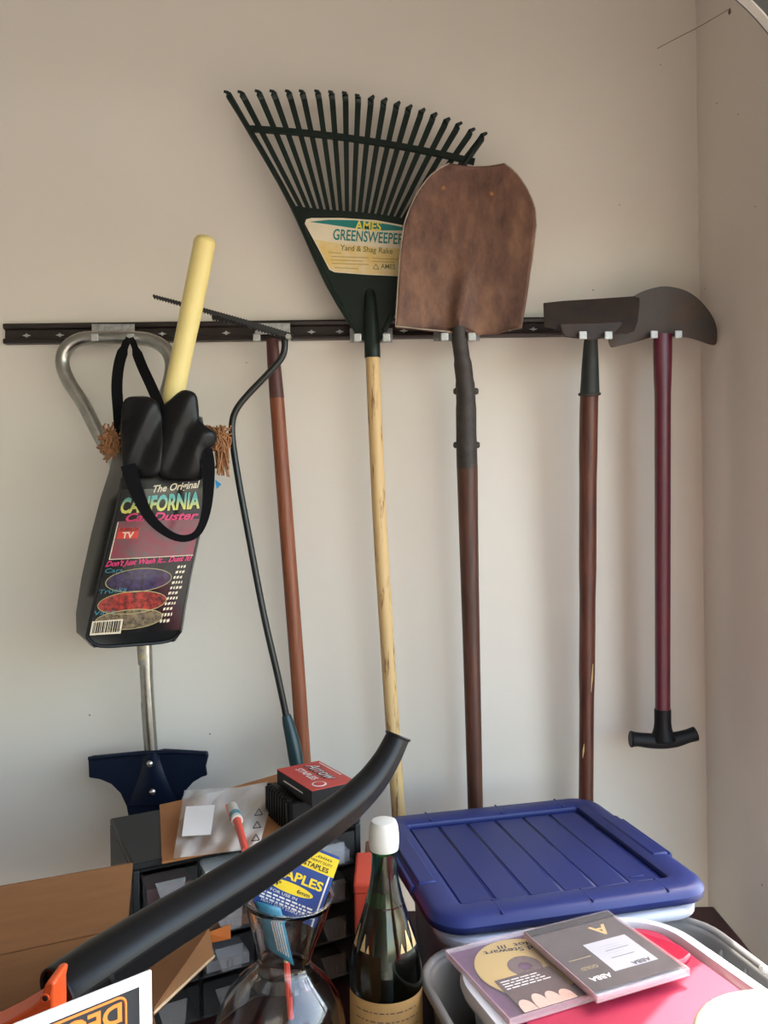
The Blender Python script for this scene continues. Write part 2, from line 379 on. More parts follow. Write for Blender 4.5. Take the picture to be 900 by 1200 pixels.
def hook(label, xl, xr, y, plate=None, dt=1.462):
    h = thing('tool_hook', label, 'hook', U((xl + xr) / 2, y + 6, D - 0.02), group='tool hooks on the rail')
    xa, xb, ya, yb = plate or (xl - 3, xr + 3, y - 13, y + 3)
    o = U(xa, yb, D - 0.0195); e = U(xb, yb, D - 0.0195) - o; u = U(xa, ya, D - 0.0195) - o
    obj('plate', MB().prism([o, o + e, o + e + u, o + u], (0, -0.002, 0)), 'zinc', h, smooth=0)
    for x in (xl, xr):
        a = U(x, y, D - 0.0215); b = U(x, y, dt); b.z = a.z - 0.0; b.x = a.x + (U(x, y, dt).x - a.x)
        b = U(x, y, dt)
        w_ = 0.0055
        mb = MB()
        rings = []
        for p, k in ((a, 1), (a * 0.25 + b * 0.75, 1), (b, 1.05)):
            rings.append([p + V((-w_, 0, -w_)) * k, p + V((w_, 0, -w_)) * k, p + V((w_, 0, w_)) * k, p + V((-w_, 0, w_)) * k])
        mb.loft(rings)
        pr = obj('prong', mb, 'zinc', h, smooth=0)
        tip = MB().box(b + V((-0.0068, -0.002, -0.0062)), (0.0136, 0, 0), (0, 0.003, 0), (0, 0, 0.0140))
        obj('prong_tip', tip, 'zinc_tip', pr, smooth=0, bevel=0.0015)
    return h
hook('zinc hook holding the chrome loop of the spade handle', 111, 153, 396, (108, 158, 380, 394), 1.476)
hook('zinc hook under the serrated grass whip and its wooden neighbour', 301, 337, 396, (299, 340, 379, 392), 1.476)
hook('zinc hook either side of the green rake socket', 419, 453, 396, (410, 460, 385, 402), 1.452)
hook('zinc hook either side of the rusty shovel neck', 521, 553, 395, (508, 562, 386, 400), 1.446)
hook('zinc hook either side of the hoe socket', 683, 713, 393.5, (676, 720, 382, 397), 1.405)
hook('zinc hook either side of the half-moon edger handle', 766.5, 795, 392.5, (760, 800, 381, 396), 1.452)

# ------------------------------------------------------------------ spade with chrome loop handle
t = thing('garden_spade', 'navy blue spade with chrome loop handle hung upside down at left', 'spade', U(180, 1010, 1.50))
dl = 1.505
loop = [(166, 612), (140, 552), (118, 513), (98, 474), (80, 446), (73, 424), (79, 407), (96, 397), (116, 396), (137, 395.5), (158, 396), (178, 399), (194, 409), (201, 425), (199, 446), (190, 476), (180, 520), (170, 570), (167, 612)]
obj('loop_handle', MB().tube(smoothpath([U(x, y, dl) for x, y in loop], 4), 0.0128), 'chrome', t)
obj('tube', MB().tube([U(165, 600, dl), U(169, 700, dl), U(171.5, 790, dl), U(173.5, 826, dl)], 0.0120, seg=20).tube([U(173, 822, dl), U(178, 892, dl)], 0.0126, seg=20), 'chrome', t)
obj('tube_sticker', MB().tube([U(168.5, 752, dl), U(170.2, 778, dl)], 0.0128, seg=20), 'label_paper', t, label='worn yellow paper sticker')
db = 1.50
out = [(103, 888), (108, 886), (140, 883), (171, 880), (180, 880.5), (192, 878), (210, 879), (243, 881), (244, 886), (241, 898), (242.5, 909), (236, 911), (226, 917), (218, 926), (212, 938), (210, 955), (209, 985), (204, 1010), (190, 1026), (176, 1029), (165, 1024), (156, 1008), (153, 985), (151, 962), (148, 945), (141, 930), (130, 919), (117, 913.5), (104, 911.5)]
def spade_bend(p):
    return p
obj('blade', MB().prism(px_poly(out, db - 0.004), (0, 0.007, 0)), 'navy', t, bevel=0.002)
obj('step_fold', MB().tube(smoothpath([U(104, 889, db - 0.004), U(140, 885, db - 0.006), U(176, 882, db - 0.008), U(210, 881, db - 0.006), U(242, 883, db - 0.004)], 4), [0.004] * 17, seg=10), 'navy', t)
def soc(u, v):
    hw = 9 + 22 * v ** 1.5
    x = 177 + 3 * v + (2 * u - 1) * hw; y = 882 + v * 62
    return U(x, y, db - 0.005 - 0.012 * math.cos((2 * u - 1) * math.pi / 2) * (1 - 0.7 * v))
obj('socket', MB().grid(soc, 12, 8), 'navy', t)
for x, y in ((175.5, 895), (178.5, 928)):
    obj('rivet', MB().lathe([(0.0001, 0.004), (0.003, 0.0035), (0.0052, 0.0015), (0.006, 0)], U(x, y, db - 0.0165 + (0.004 if y > 900 else 0)), (0, -1, 0), 16), 'rivet', t)

# ------------------------------------------------------------------ wooden pole behind the whip
t = thing('wooden_pole', 'reddish brown wooden tool handle with darker upper end behind the whip', 'handle', U(356, 905, 1.535))
dp = 1.532
obj('shaft', MB().tube([U(324.3, 466, dp), U(336, 620, dp), U(349, 790, dp), U(357, 905, dp)], [0.0139, 0.0142, 0.0140, 0.0135], seg=18), 'wood_red', t)
obj('dark_end', MB().tube([U(319, 398, dp), U(321, 425, dp), U(324.5, 467, dp)], [0.0115, 0.0128, 0.0141], seg=18), 'wood_red_dark', t, label='darker stained end')

# ------------------------------------------------------------------ grass whip with serrated blade
t = thing('grass_whip', 'black grass whip with long serrated blade and bent steel rod', 'grass whip', U(348, 893, 1.45))
rod = [(333, 394), (333.5, 408), (329, 421), (314, 438), (291, 462), (277, 480), (272, 497), (273, 520), (279, 560), (290, 620), (309, 720), (325, 790), (336, 842)]
obj('rod', MB().tube(smoothpath([U(x, y, 1.468) for x, y in rod], 5), 0.0062, seg=12), 'black_rod', t)
# serrated blade, an upright strip seen nearly edge on
e0, e1 = V((179, 346.5)), V((343, 394.5))
def blade(lo, hi, d0, d1, w0, w1, teeth):
    mb = MB(); n = teeth * 2; top = []; bot = []
    for i in range(n + 1):
        s_ = i / n; p = lo.lerp(hi, s_); ww = w0 + (w1 - w0) * s_; jag = 2.3 if i % 2 else 0
        dd = d0 + (d1 - d0) * s_
        bend = -5.0 * math.sin(s_ * math.pi)
        top.append(U(p.x, p.y + bend * 0.2 - ww / 2 - jag * 0.5, dd)); bot.append(U(p.x, p.y + bend * 0.2 + ww / 2 + jag, dd))
    mb.prism(top + bot[::-1], (0, 0.004, 0)); return mb
obj('serrated_blade', blade(e0, e1, 1.425, 1.462, 2.0, 6.5, 50), 'blade_black', t, smooth=0)
obj('blade_backing', blade(V((248, 371)), V((333, 392)), 1.452, 1.464, 4, 6, 24), 'blade_black', t, smooth=0)
obj('blade_bolt', MB().lathe([(0.0001, 0.006), (0.005, 0.006), (0.006, 0.003), (0.006, 0)], U(338, 395, 1.4615), (0, -1, 0), 6), 'rivet', t, smooth=0)
obj('grip', MB().tube(smoothpath([U(335.5, 838, 1.467), U(338, 848, 1.466), U(343, 868, 1.462), U(348, 896, 1.458)], 3), [0.008, 0.0088, 0.0098, 0.0108, 0.0115, 0.0122, 0.0128, 0.0132, 0.0135, 0.0132], seg=18), 'teal_grip', t, label='dark teal moulded grip')

# ------------------------------------------------------------------ leaf rake
t = thing('leaf_rake', 'dark green plastic leaf rake with yellow sticker and pale wooden handle', 'rake', U(468, 960, 1.52))
tips = [268, 284, 304, 321, 339, 355, 373, 389, 405, 420, 435, 450, 465, 479, 494, 508, 523, 537, 552, 566]
tipy = [111, 111, 110, 110, 110, 110, 110, 111, 112, 115, 117, 120, 124, 128, 132, 137, 143, 148, 155, 160]
dk = 1.505
def bary(x): return 151.5 + 0.00036 * (x - 300) ** 2 + 0.058 * (x - 300)
for i in range(20):
    s_ = i / 19.0
    bx = 349 + 137 * s_; by = 250 + 12 * s_ - 5 * math.sin(s_ * math.pi)
    tx, ty = tips[i], tipy[i]
    p0 = U(bx, by, dk); p1 = U(bx * 0.5 + tx * 0.5, by * 0.5 + ty * 0.5, dk)
    p2 = U(bx * 0.05 + tx * 0.95, by * 0.05 + ty * 0.95, dk - 0.002)
    p3 = U(tx - 0.5, ty - 0.5, dk - 0.008); p4 = p3 + V((0.003 if i > 9 else -0.001, -0.016, -0.004))
    pts = [p0, p1, p2, p3, p4]
    wd = [0.0072, 0.0094, 0.0110, 0.0106, 0.0090]
    obj('tine', ribbon(pts, wd, 0.005, (0, -1, 0)), 'green', t, smooth=0)
cb = [U(x, bary(x), dk - 0.002) for x in [292 + (556 - 292) * k / 24 for k in range(25)]]
obj('cross_bar', ribbon(cb, 0.0110, 0.007, (0, -1, 0)), 'green', t, smooth=30)
ho = [(343, 240), (352, 242), (380, 245), (420, 248), (455, 252), (492, 259), (491, 268), (484, 300), (474, 335), (462, 362), (451, 385), (447, 399), (425, 399), (420, 390), (404, 366), (384, 330), (364, 288)]
obj('head_plate', MB().prism(px_poly(ho, dk - 0.003), (0, 0.009, 0)), 'green', t, bevel=0.0015)
obj('edge_rib', MB().tube(smoothpath([U(x, y, dk - 0.005) for x, y in ((268, 113), (300, 165), (343, 242), (384, 332), (420, 391))], 3), 0.0052, seg=8), 'green', t)
obj('edge_rib', MB().tube(smoothpath([U(x, y, dk - 0.005) for x, y in ((565, 163), (535, 205), (492, 260), (474, 336), (450, 388))], 3), 0.0052, seg=8), 'green', t)
obj('socket', MB().tube(smoothpath([U(433.5, 340, dk - 0.001), U(434, 352, dk - 0.006), U(435, 375, dk - 0.009), U(436, 398, dk - 0.008), U(436.5, 419, dk - 0.006)], 3),
    [0.006, 0.0085, 0.010, 0.011, 0.0118, 0.0126, 0.0132, 0.0139, 0.0144, 0.0147, 0.0148, 0.015, 0.015], seg=18), 'green', t)
hp = [(436.5, 414), (440, 500), (445.5, 620), (453, 740), (460, 850), (470, 995)]
obj('handle', MB().tube(smoothpath([U(x, y, dk - 0.004 + 0.02 * k / 5) for k, (x, y) in enumerate(hp)], 4), 0.0133, seg=20), 'wood_pale', t)
ds = dk - 0.0035
sticker = [(357, 262), (359, 257), (365, 255.5), (400, 255.5), (440, 258), (478, 265), (488, 270), (480, 300), (473, 324), (430, 322), (392, 319), (386, 316), (374, 293)]
stk = obj('sticker', MB().prism(px_poly(sticker, ds), (0, 0.001, 0)), 'cream_label', t, smooth=0, label='cream and yellow printed sticker')
def rk(name, pts, m, k=1): obj(name, MB().prism(px_poly(pts, ds - 0.0003 * k), (0, 0.0002, 0)), m, stk, smooth=0)
rk('yellow_field', [(368, 280.5), (400, 286), (440, 289.5), (483, 292), (473, 323), (430, 321), (393, 318), (387, 315), (376, 295)], 'yellow_label')
rk('teal_swoosh', [(363, 260), (385, 257.5), (415, 258), (440, 260.5), (462, 264), (478, 268), (472, 270), (440, 270), (415, 267.5), (385, 263)], 'teal_print')
text('AMES', line_px((416, 269), (446.5, 270.5), 10.5, ds - 0.0008), 'yellow_text', stk, bold=0.02)
text('GREENSWEEPER', line_px((390, 280.5), (473, 286.5), 12.5, ds - 0.0008), 'teal_print', stk, bold=0.015)
text('Yard & Shag Rake', line_px((398.5, 293), (460, 297.5), 6.5, ds - 0.0008), 'olive_text', stk, bold=0.01)
text('AMES', line_px((446, 314.5), (463, 315.5), 5.5, ds - 0.0008), 'olive_text', stk, bold=0.01, )
for k, (x0, x1, y) in enumerate([(385, 400, 295), (388, 432, 300), (388, 425, 304), (389, 432, 308), (436, 466, 302), (436, 463, 305.5), (392, 420, 313)]):
    rk('fine_print', [(x0, y), (x1, y + 1.5), (x1, y + 2.6), (x0, y + 1.1)], 'faint_text', 2)
for a, b in (((437, 315), (440.5, 309.5)), ((440.5, 309.5), (444, 315.5)), ((444, 315.5), (437, 315))):
    obj('print_mark', ribbon([U(*a, ds - 0.0006), U(*b, ds - 0.0006)], 0.0012, 0.0002, (0, -1, 0)), 'olive_text', stk, smooth=0)

# ------------------------------------------------------------------ round point shovel
t = thing('shovel', 'rusty round point shovel with brown handle hung blade up', 'shovel', U(558, 950, 1.5))
right = [(543, 391.5), (560, 391), (590, 389.5), (611, 388), (613, 376), (617.5, 350), (624.5, 300), (628.5, 263), (627, 243), (621, 228), (614, 215), (606, 204), (599, 197), (592, 192.5), (586, 191)]
left = [(540, 391.5), (520, 391), (490, 389.5), (463, 388), (464, 372), (466, 340), (469, 295), (473.5, 262), (481, 242), (489, 226), (498, 213), (507, 203), (514, 198), (521, 193.5), (527, 192)]
def prof_at(y):
    def at(side):
        s_ = side[3:]
        for (xa, ya), (xb, yb) in zip(s_, s_[1:]):
            if yb <= y <= ya: return xa + (xb - xa) * (ya - y) / max(ya - yb, 1e-6)
        return s_[-1][0]
    return at(left), at(right)
def shov(u, v):
    y = 389 - v * 197
    l, r = prof_at(max(y, 192.2)); x = l + (r - l) * u
    s_ = 2 * u - 1
    if v > 0.985: y += 3.5 * (1 - s_ * s_) - 0.5
    if v < 0.01: y += 2.5 * (1 - abs(s_)) + (1.5 if abs(s_) < .9 else 0)
    dep = 0.020 * (1 - s_ * s_) + 0.004 * s_ - 0.012 * v * v        # dished: middle further away
    ridge = 0.022 * math.exp(-(s_ / 0.12) ** 2) * max(0, 1 - v * 2.2) ** 0.9   # frog over the socket, proud of the dish
    return U(x, y, 1.452 + dep - ridge)
obj('blade', MB().grid(shov, 40, 44), 'rust', t, solid=0.0028, smooth=50)
edge = [shov(0, v / 30) for v in range(0, 31)]
obj('worn_rim', MB().tube([p + V((0, -0.0006, 0)) for p in edge], 0.0014, seg=6), 'rust_edge', t, label='brighter worn rim')
edge = [shov(1, v / 30) for v in range(8, 31)]
obj('worn_rim', MB().tube([p + V((0, -0.0006, 0)) for p in edge], 0.0012, seg=6), 'rust_edge', t)
for x, y, r in ((519, 220, 0.0045), (576, 227, 0.0045)):
    u_ = (x - prof_at(y)[0]) / (prof_at(y)[1] - prof_at(y)[0]); c = shov(u_, (389 - y) / 197)
    obj('rust_spot', MB().lathe([(0.0001, 0.0009), (r * 0.6, 0.0007), (r, 0.0)], c + V((0, -0.0013, 0)), (0, -1, 0), 9), 'rust_spot', t, label='small orange rust spot')
obj('neck', MB().tube(smoothpath([U(537, 384, 1.457), U(538.5, 398, 1.458), U(541.5, 420, 1.466), U(544.5, 445, 1.478), U(546, 470, 1.484), U(546.5, 510, 1.488), U(547.5, 549, 1.490)], 4),
    [0.013] * 4 + [0.0145] * 5 + [0.0165] * 4 + [0.0180] * 4 + [0.019] * 4 + [0.0195] * 4, seg=22), 'dark_iron', t)
for x, y in ((532.5, 458.5), (559.5, 458.5), (532.5, 521.5), (561, 521.5)):
    s_ = -1 if x < 546 else 1
    obj('rivet', MB().lathe([(0.0001, 0.006), (0.0045, 0.005), (0.0062, 0.002), (0.0062, -0.004)], U(x - s_ * 2.2, y, 1.486), (s_, 0, 0), 12), 'dark_iron', t)
obj('handle', MB().tube(smoothpath([U(547.5, 545, 1.490), U(549.5, 640, 1.495), U(553, 780, 1.50), U(558, 985, 1.505)], 5), [0.0196, 0.0194, 0.019, 0.0186, 0.0182, 0.0178, 0.0174, 0.017, 0.0166, 0.0162, 0.0158, 0.0154, 0.015, 0.0146, 0.0142, 0.014], seg=20), 'wood_shovel', t)

# ------------------------------------------------------------------ hoe
t = thing('garden_hoe', 'old dark iron hoe with wide flat blade and brown handle', 'hoe', U(687, 935, 1.5))
hd = 1.43
def hoe(u, v):     # v 0 back top .. 1 front: blade juts toward the viewer and down
    x = 638 + (750 - 638) * u
    y = 355 - 6.5 * u + v * (30 if u < 0.9 else 28)
    return U(x, y, hd + 0.06 - 0.075 * v)
ho = [(637, 356), (660, 353.5), (700, 351), (744, 348), (750, 350), (749.5, 362), (748, 377), (744, 388), (735, 392), (700, 392), (664, 393), (655, 390), (646, 385), (638, 384)]
obj('blade', MB().prism([U(x, y, 1.475 - 0.055 * max(0.0, (y - 349) / 44)) for x, y in ho], (0, 0.005, 0.003)), 'hoe_iron', t, bevel=0.0012)
lo = [(656, 379.5), (700, 378.5), (729, 377), (728, 381), (717, 393), (700, 397), (690, 398), (676, 396), (663, 394.5), (659, 389)]
obj('blade_lip', MB().prism([U(x, y, 1.4145) for x, y in lo], (0, 0.006, 0)), 'hoe_iron', t, bevel=0.001)
obj('socket', MB().tube(smoothpath([U(693.5, 381, 1.437), U(692.5, 398, 1.448), U(691.8, 420, 1.466), U(691, 462, 1.486)], 4), [0.0105, 0.011, 0.0113, 0.0117, 0.012, 0.0126, 0.0132, 0.0138, 0.0145, 0.0155, 0.0163, 0.0172, 0.0180], seg=20), 'ferrule', t)
obj('ferrule_ring', MB().tube([U(690.9, 460.2, 1.486), U(690.9, 463.4, 1.487)], 0.0205, seg=24), 'dark_iron', t, bevel=0.0012)
obj('handle', MB().tube(smoothpath([U(690.8, 461, 1.487), U(690, 480, 1.489), U(689, 560, 1.495), U(688.5, 700, 1.505), U(687.5, 820, 1.512), U(686.5, 975, 1.518)], 4),
    [0.0166] * 4 + [0.0168] * 4 + [0.0160] * 4 + [0.0148] * 4 + [0.0136] * 4 + [0.0128], seg=20), 'wood_dark', t)
for (xa, ya, xb, yb, r) in ((695, 778, 692.8, 811, 0.0014), (684.6, 872, 682.9, 888, 0.0009)):
    obj('bare_chip', ribbon([U(xa, ya, 1.4975), U((xa + xb) / 2, (ya + yb) / 2, 1.4960), U(xb, yb, 1.4975)], [0.0012, 0.0034, 0.001], 0.001), 'wood_chip', t, label='pale bare wood splinter mark')

# ------------------------------------------------------------------ half moon edger
t = thing('lawn_edger', 'half-moon lawn edger with maroon handle and black T grip by the corner', 'edger', U(777, 880, 1.5))
eo = [(713.5, 398), (716, 406), (722, 406), (748, 399.5), (764, 395), (780, 393), (796, 394), (812, 396.5), (831, 403), (838, 404), (840, 400), (840.5, 388), (837, 375), (829, 362), (817, 349), (801, 339.5), (780, 335.5), (762, 338.5), (745, 345.5), (730, 359), (720, 375), (715, 388)]
obj('blade', MB().prism([U(x, y, 1.482 + 0.018 * ((x - 777) / 63) ** 2 - (0.006 if y < 360 else 0)) for x, y in dense(eo, 3)], (0, 0.0035, 0)), 'edger_iron', t, smooth=30)
hr = []
for (y, hw, dp_) in ((392, 10.6, 0.011), (420, 10.4, 0.0125), (445, 9.6, 0.0135), (462, 8.8, 0.0138), (600, 8.5, 0.0135), (760, 8.3, 0.013), (833, 8.2, 0.013)):
    c = U(776.5, y, 1.475 + 0.01 * (y - 392) / 440); rx = hw / F * 1.48
    hr.append([c + V((rx * math.copysign(abs(math.cos(a)) ** 0.75, math.cos(a)), dp_ * math.copysign(abs(math.sin(a)) ** 0.75, math.sin(a)), 0)) for a in [2 * math.pi * k / 24 for k in range(24)]])
obj('handle', MB().loft(hr), 'maroon', t, smooth=45)
gd = 1.485
gp = smoothpath([U(738.5, 866, gd), U(748, 866.5, gd), U(762, 868, gd), U(777, 868.5, gd), U(792, 866.5, gd), U(806, 862.5, gd), U(816, 859.5, gd)], 4)
gr = [0.0152, 0.0152, 0.0140, 0.0132, 0.0128, 0.0130, 0.0134, 0.0136, 0.0136] + [0.0138] * 8 + [0.0134, 0.0130, 0.0126, 0.0124, 0.0126, 0.0130, 0.0134, 0.0132]
obj('t_grip', MB().tube(gp, gr[:len(gp)], seg=20), 'black_rubber', t, label='black moulded T grip', bevel=0.002)
obj('grip_collar', MB().tube(smoothpath([U(776.5, 831, gd), U(776.6, 845, gd), U(776.8, 858, gd), U(777, 868, gd)], 3), [0.0150, 0.0150, 0.0150, 0.0150, 0.0155, 0.0165, 0.0185, 0.021, 0.0235, 0.022], seg=20), 'black_rubber', t)

# ------------------------------------------------------------------ black vinyl bag with duster
t = thing('carry_bag', 'black vinyl bag with colourful print hung over the spade handle', 'bag', U(155, 757, 1.40))
#        v,    Lx,  Ly,   Rx,  Ry, side offset, thickness, bulge
rings = [(0.00, 110, 759, 204, 752, 6, 0.050, 0.002), (0.045, 101.5, 746, 212, 739, 12, 0.070, 0.006), (0.15, 106, 723, 215.5, 714, 17, 0.080, 0.010), (0.35, 115.5, 682, 222.5, 675, 20, 0.085, 0.014),
         (0.60, 128, 630, 233, 626, 21, 0.085, 0.014), (0.80, 138, 588, 238, 586, 20, 0.080, 0.012), (0.90, 143, 560, 238.5, 556, 16, 0.07, 0.010), (0.96, 144, 532, 243, 530, 10, 0.06, 0.008), (1.0, 146, 490, 235, 490, 4, 0.045, 0.004)]
def lerp_ring(v):
    for a, b in zip(rings, rings[1:]):
        if v <= b[0]:
            k = (v - a[0]) / (b[0] - a[0]); return [x + (y - x) * k for x, y in zip(a, b)]
    return list(rings[-1])
def BS(u, v, off=0.0):     # point on the bag front
    _, lx, ly, rx, ry, so_, th, bu = lerp_ring(v)
    x = lx + (rx - lx) * u; y = ly + (ry - ly) * u
    d0 = 1.345 + 0.055 * u
    return U(x, y, d0 - bu * math.sin(math.pi * min(max(u, 0), 1)) - off)
def bag_ring(v):
    _, lx, ly, rx, ry, so_, th, bu = lerp_ring(v)
    pts = [BS(i / 12, v) for i in range(13)]
    FRp = pts[-1]; FLp = pts[0]
    BRp = U(rx - 1, ry - 2, 1.40 + th * 0.75); BLp = U(lx - so_, ly - 5, 1.345 + th)
    pts += [FRp.lerp(BRp, 0.5) + V((0.004, 0, 0)), BRp, BRp.lerp(BLp, 0.5) + V((0, 0.006, 0)), BLp, BLp.lerp(FLp, 0.5) + V((-0.002, 0, 0))]
    return pts
vv = [0, 0.02, 0.045, 0.09] + [0.15 + 0.05 * k for k in range(17)] + [1.0]
obj('bag_body', MB().loft([bag_ring(v) for v in vv]), 'vinyl_side', t, smooth=60)
piv = smoothpath([BS(0, v, 0.001) for v in (0.045, 0.2, 0.4, 0.6, 0.8, 0.9)], 3)
obj('edge_piping', MB().tube(piv, 0.0022, seg=8), 'vinyl', t)
obj('edge_piping', MB().tube(smoothpath([BS(0, 0.045, 0.001), BS(0.08, 0.005, 0.001), BS(0.5, 0.0, 0.001), BS(0.93, 0.005, 0.001), BS(1, 0.045, 0.001)], 4), 0.003, seg=8), 'vinyl', t)
def bag_panel(name, poly, m, off, parent=None, n=1, **k):
    return obj(name, MB().add([BS(u, v, off) for u, v in poly], [tuple(range(len(poly)))]), m, parent or panel, smooth=0, normals=False, **k)
panel = obj('print_panel', MB().grid(lambda u, v: BS(0.02 + 0.97 * u, 0.05 + 0.80 * v, 0.0008), 16, 24), 'print_black', t, label='glossy printed front panel')
def patch(name, u0, v0, u1, v1, m, off=0.0013, skew=0.0, parent=None):
    return obj(name, MB().grid(lambda a, b: BS(u0 + (u1 - u0) * a, v0 + (v1 - v0) * b + skew * a, off), 10, 4), m, parent or panel, smooth=40, normals=False)
def oval(name, cu, cv, ru, rv, m, off, line=True):
    pts = [(cu + ru * math.cos(2 * math.pi * k / 28), cv + rv * math.sin(2 * math.pi * k / 28)) for k in range(28)]
    mb = MB().loft([[BS(cu + (a - cu) * q, cv + (b - cv) * q, off) for a, b in pts] for q in (1.0, 0.8, 0.6, 0.4, 0.2, 0.03)], caps=False)
    o = obj(name, mb, m, panel, smooth=40, normals=False)
    if line: obj('gold_outline', MB().tube([BS(a, b, off) for a, b in pts + pts[:1]], 0.0007, seg=5), 'gold_line', panel)
    return o
def btext(s, u0, v0, u1, v1, cap, m, off=0.0022, shear=0.0, bold=0.0):
    return text(s, lambda a, b: BS(u0 + (u1 - u0) * a, v0 + (v1 - v0) * a + cap * b, off), m, panel, shear, bold)
patch('photo_panel', 0.06, 0.475, 0.985, 0.69, 'mauve', skew=0.0)
obj('photo_border', MB().tube([BS(0.06, 0.685, 0.002), BS(0.06, 0.475, 0.002)] + [BS(0.06 + 0.925 * k / 10, 0.475, 0.002) for k in range(11)], 0.0008, seg=5), 'cream_text', panel)
btext('The Original', 0.40, 0.835, 0.96, 0.85, 0.028, 'cream_text', shear=0.3, bold=0.02)
btext('CALIFORNIA', 0.05, 0.735, 0.97, 0.755, 0.078, 'aqua_lemon', off=0.0026, bold=0.035)
btext('Car Duster', 0.14, 0.688, 0.97, 0.690, 0.045, 'magenta', off=0.0032, shear=0.3, bold=0.03)
patch('red_flash', 0.085, 0.59, 0.32, 0.632, 'red_print', 0.0018)
btext('TV', 0.14, 0.594, 0.27, 0.594, 0.033, 'cream_text', bold=0.03)
patch('red_flash', 0.085, 0.637, 0.32, 0.652, 'red_print', 0.0018)
btext('AS SEEN ON', 0.095, 0.639, 0.31, 0.639, 0.011, 'print_black', bold=0.02)
btext("Don't Just Wash It... Dust It!", 0.035, 0.435, 0.98, 0.445, 0.030, 'magenta', shear=0.3, bold=0.035)
btext('Cars', 0.045, 0.398, 0.24, 0.398, 0.026, 'cyan_print', shear=0.1)
oval('photo_oval', 0.44, 0.345, 0.36, 0.068, 'purple_photo', 0.0014)
btext('Trucks', 0.03, 0.278, 0.33, 0.285, 0.026, 'cyan_print', shear=0.1)
oval('photo_oval', 0.42, 0.215, 0.37, 0.066, 'red_photo', 0.0017)
btext('Vans', 0.03, 0.158, 0.25, 0.160, 0.026, 'cyan_print', shear=0.1)
oval('photo_oval', 0.42, 0.122, 0.36, 0.052, 'tan_photo', 0.0020)
patch('barcode', 0.03, 0.05, 0.36, 0.125, 'cream_text', 0.0024)
random.seed(3)
k = 0.05
while k < 0.33:
    wv = random.choice((0.006, 0.010, 0.015)); patch('barcode_bar', k, 0.06, k + wv, 0.118, 'print_black', 0.0028); k += wv + random.choice((0.007, 0.011))
for k in range(11):      # the column of fine print at the right: unreadable, so strokes only
    v0 = 0.40 - k * 0.031; a0 = 0.84 - 0.008 * k; rr = 0.0
    while rr < 0.10:
        l = random.uniform(0.012, 0.03); patch('fine_print', a0 + rr, v0, a0 + rr + l, v0 + 0.015, 'cream_text', 0.0022, skew=0.004); rr += l + 0.012
# gathered top flaps
def flap(poly, d, bul, rough_amt=0.0):
    cx = sum(p[0] for p in poly) / len(poly); cy = sum(p[1] for p in poly) / len(poly)
    mb = MB(); n = len(poly); rings_ = []
    for s_ in (1.0, 0.94, 0.85, 0.7, 0.5, 0.3, 0.12):
        rings_.append([U(cx + (x - cx) * s_, cy + (y - cy) * s_, d - bul * min(1.0, 2.2 * (1 - s_)) ** 0.5 - 0.003 * (1 - s_) + 0.0045 * math.sin((cx + (x - cx) * s_) * 0.16 + (cy + (y - cy) * s_) * 0.07)) for x, y in poly])
    mb.loft(rings_, caps=False); mb.f.append(list(range(len(mb.v) - n, len(mb.v)))); return mb
obj('top_flap', flap(dense([(147, 468), (162, 465), (178, 467), (188, 480), (192, 505), (190, 552), (168, 560), (147, 552), (143, 526), (143, 486)]), 1.334, 0.006), 'vinyl', t, solid=0.003, smooth=70)
obj('top_flap', flap(dense([(189, 481), (200, 469), (213, 458.5), (224, 459), (230, 465), (232, 480), (234, 494), (252, 508), (253, 516), (248, 523), (239, 530), (237, 550), (235, 562), (205, 563), (186, 556), (190, 515)]), 1.334, 0.007), 'vinyl', t, solid=0.003, smooth=70)
px2 = lambda p: p / F * 1.34
st1 = smoothpath([U(150, 396, 1.475), U(147, 404, 1.44), U(140, 425, 1.41), U(137, 452, 1.39), U(139, 484, 1.375), U(141, 510, 1.37)], 4)
st2 = smoothpath([U(154, 396, 1.475), U(157, 404, 1.44), U(166, 428, 1.40), U(177, 452, 1.37), U(186, 474, 1.345), U(187, 488, 1.34)], 4)
obj('strap', ribbon(st1, [px2(6)] * 3 + [px2(9)] * 3 + [px2(13)] * (len(st1) - 6), 0.002), 'strap', t)
obj('strap', ribbon(st2, [px2(6)] * 3 + [px2(8)] * 3 + [px2(12.5)] * (len(st2) - 6), 0.002), 'strap', t)
st3 = smoothpath([U(150, 545, 1.325), U(160, 576, 1.318), U(174, 604, 1.312), U(192, 622, 1.310), U(212, 631, 1.312), U(230, 626, 1.316), U(240, 606, 1.320), U(244, 578, 1.325), U(244, 545, 1.33), U(240, 527, 1.332)], 4)
nn3 = len(st3)
obj('strap', ribbon(st3, [px2(17 - 9 * math.sin(math.pi * k / (nn3 - 1)) ** 1.5) for k in range(nn3)], 0.002), 'strap', t)
obj('size_tag', MB().prism(px_poly([(252, 562), (259.5, 567.5), (254, 573)], 1.372), (0, 0.0008, 0)), 'sky_tag', t, smooth=0, label='small bright blue tag')

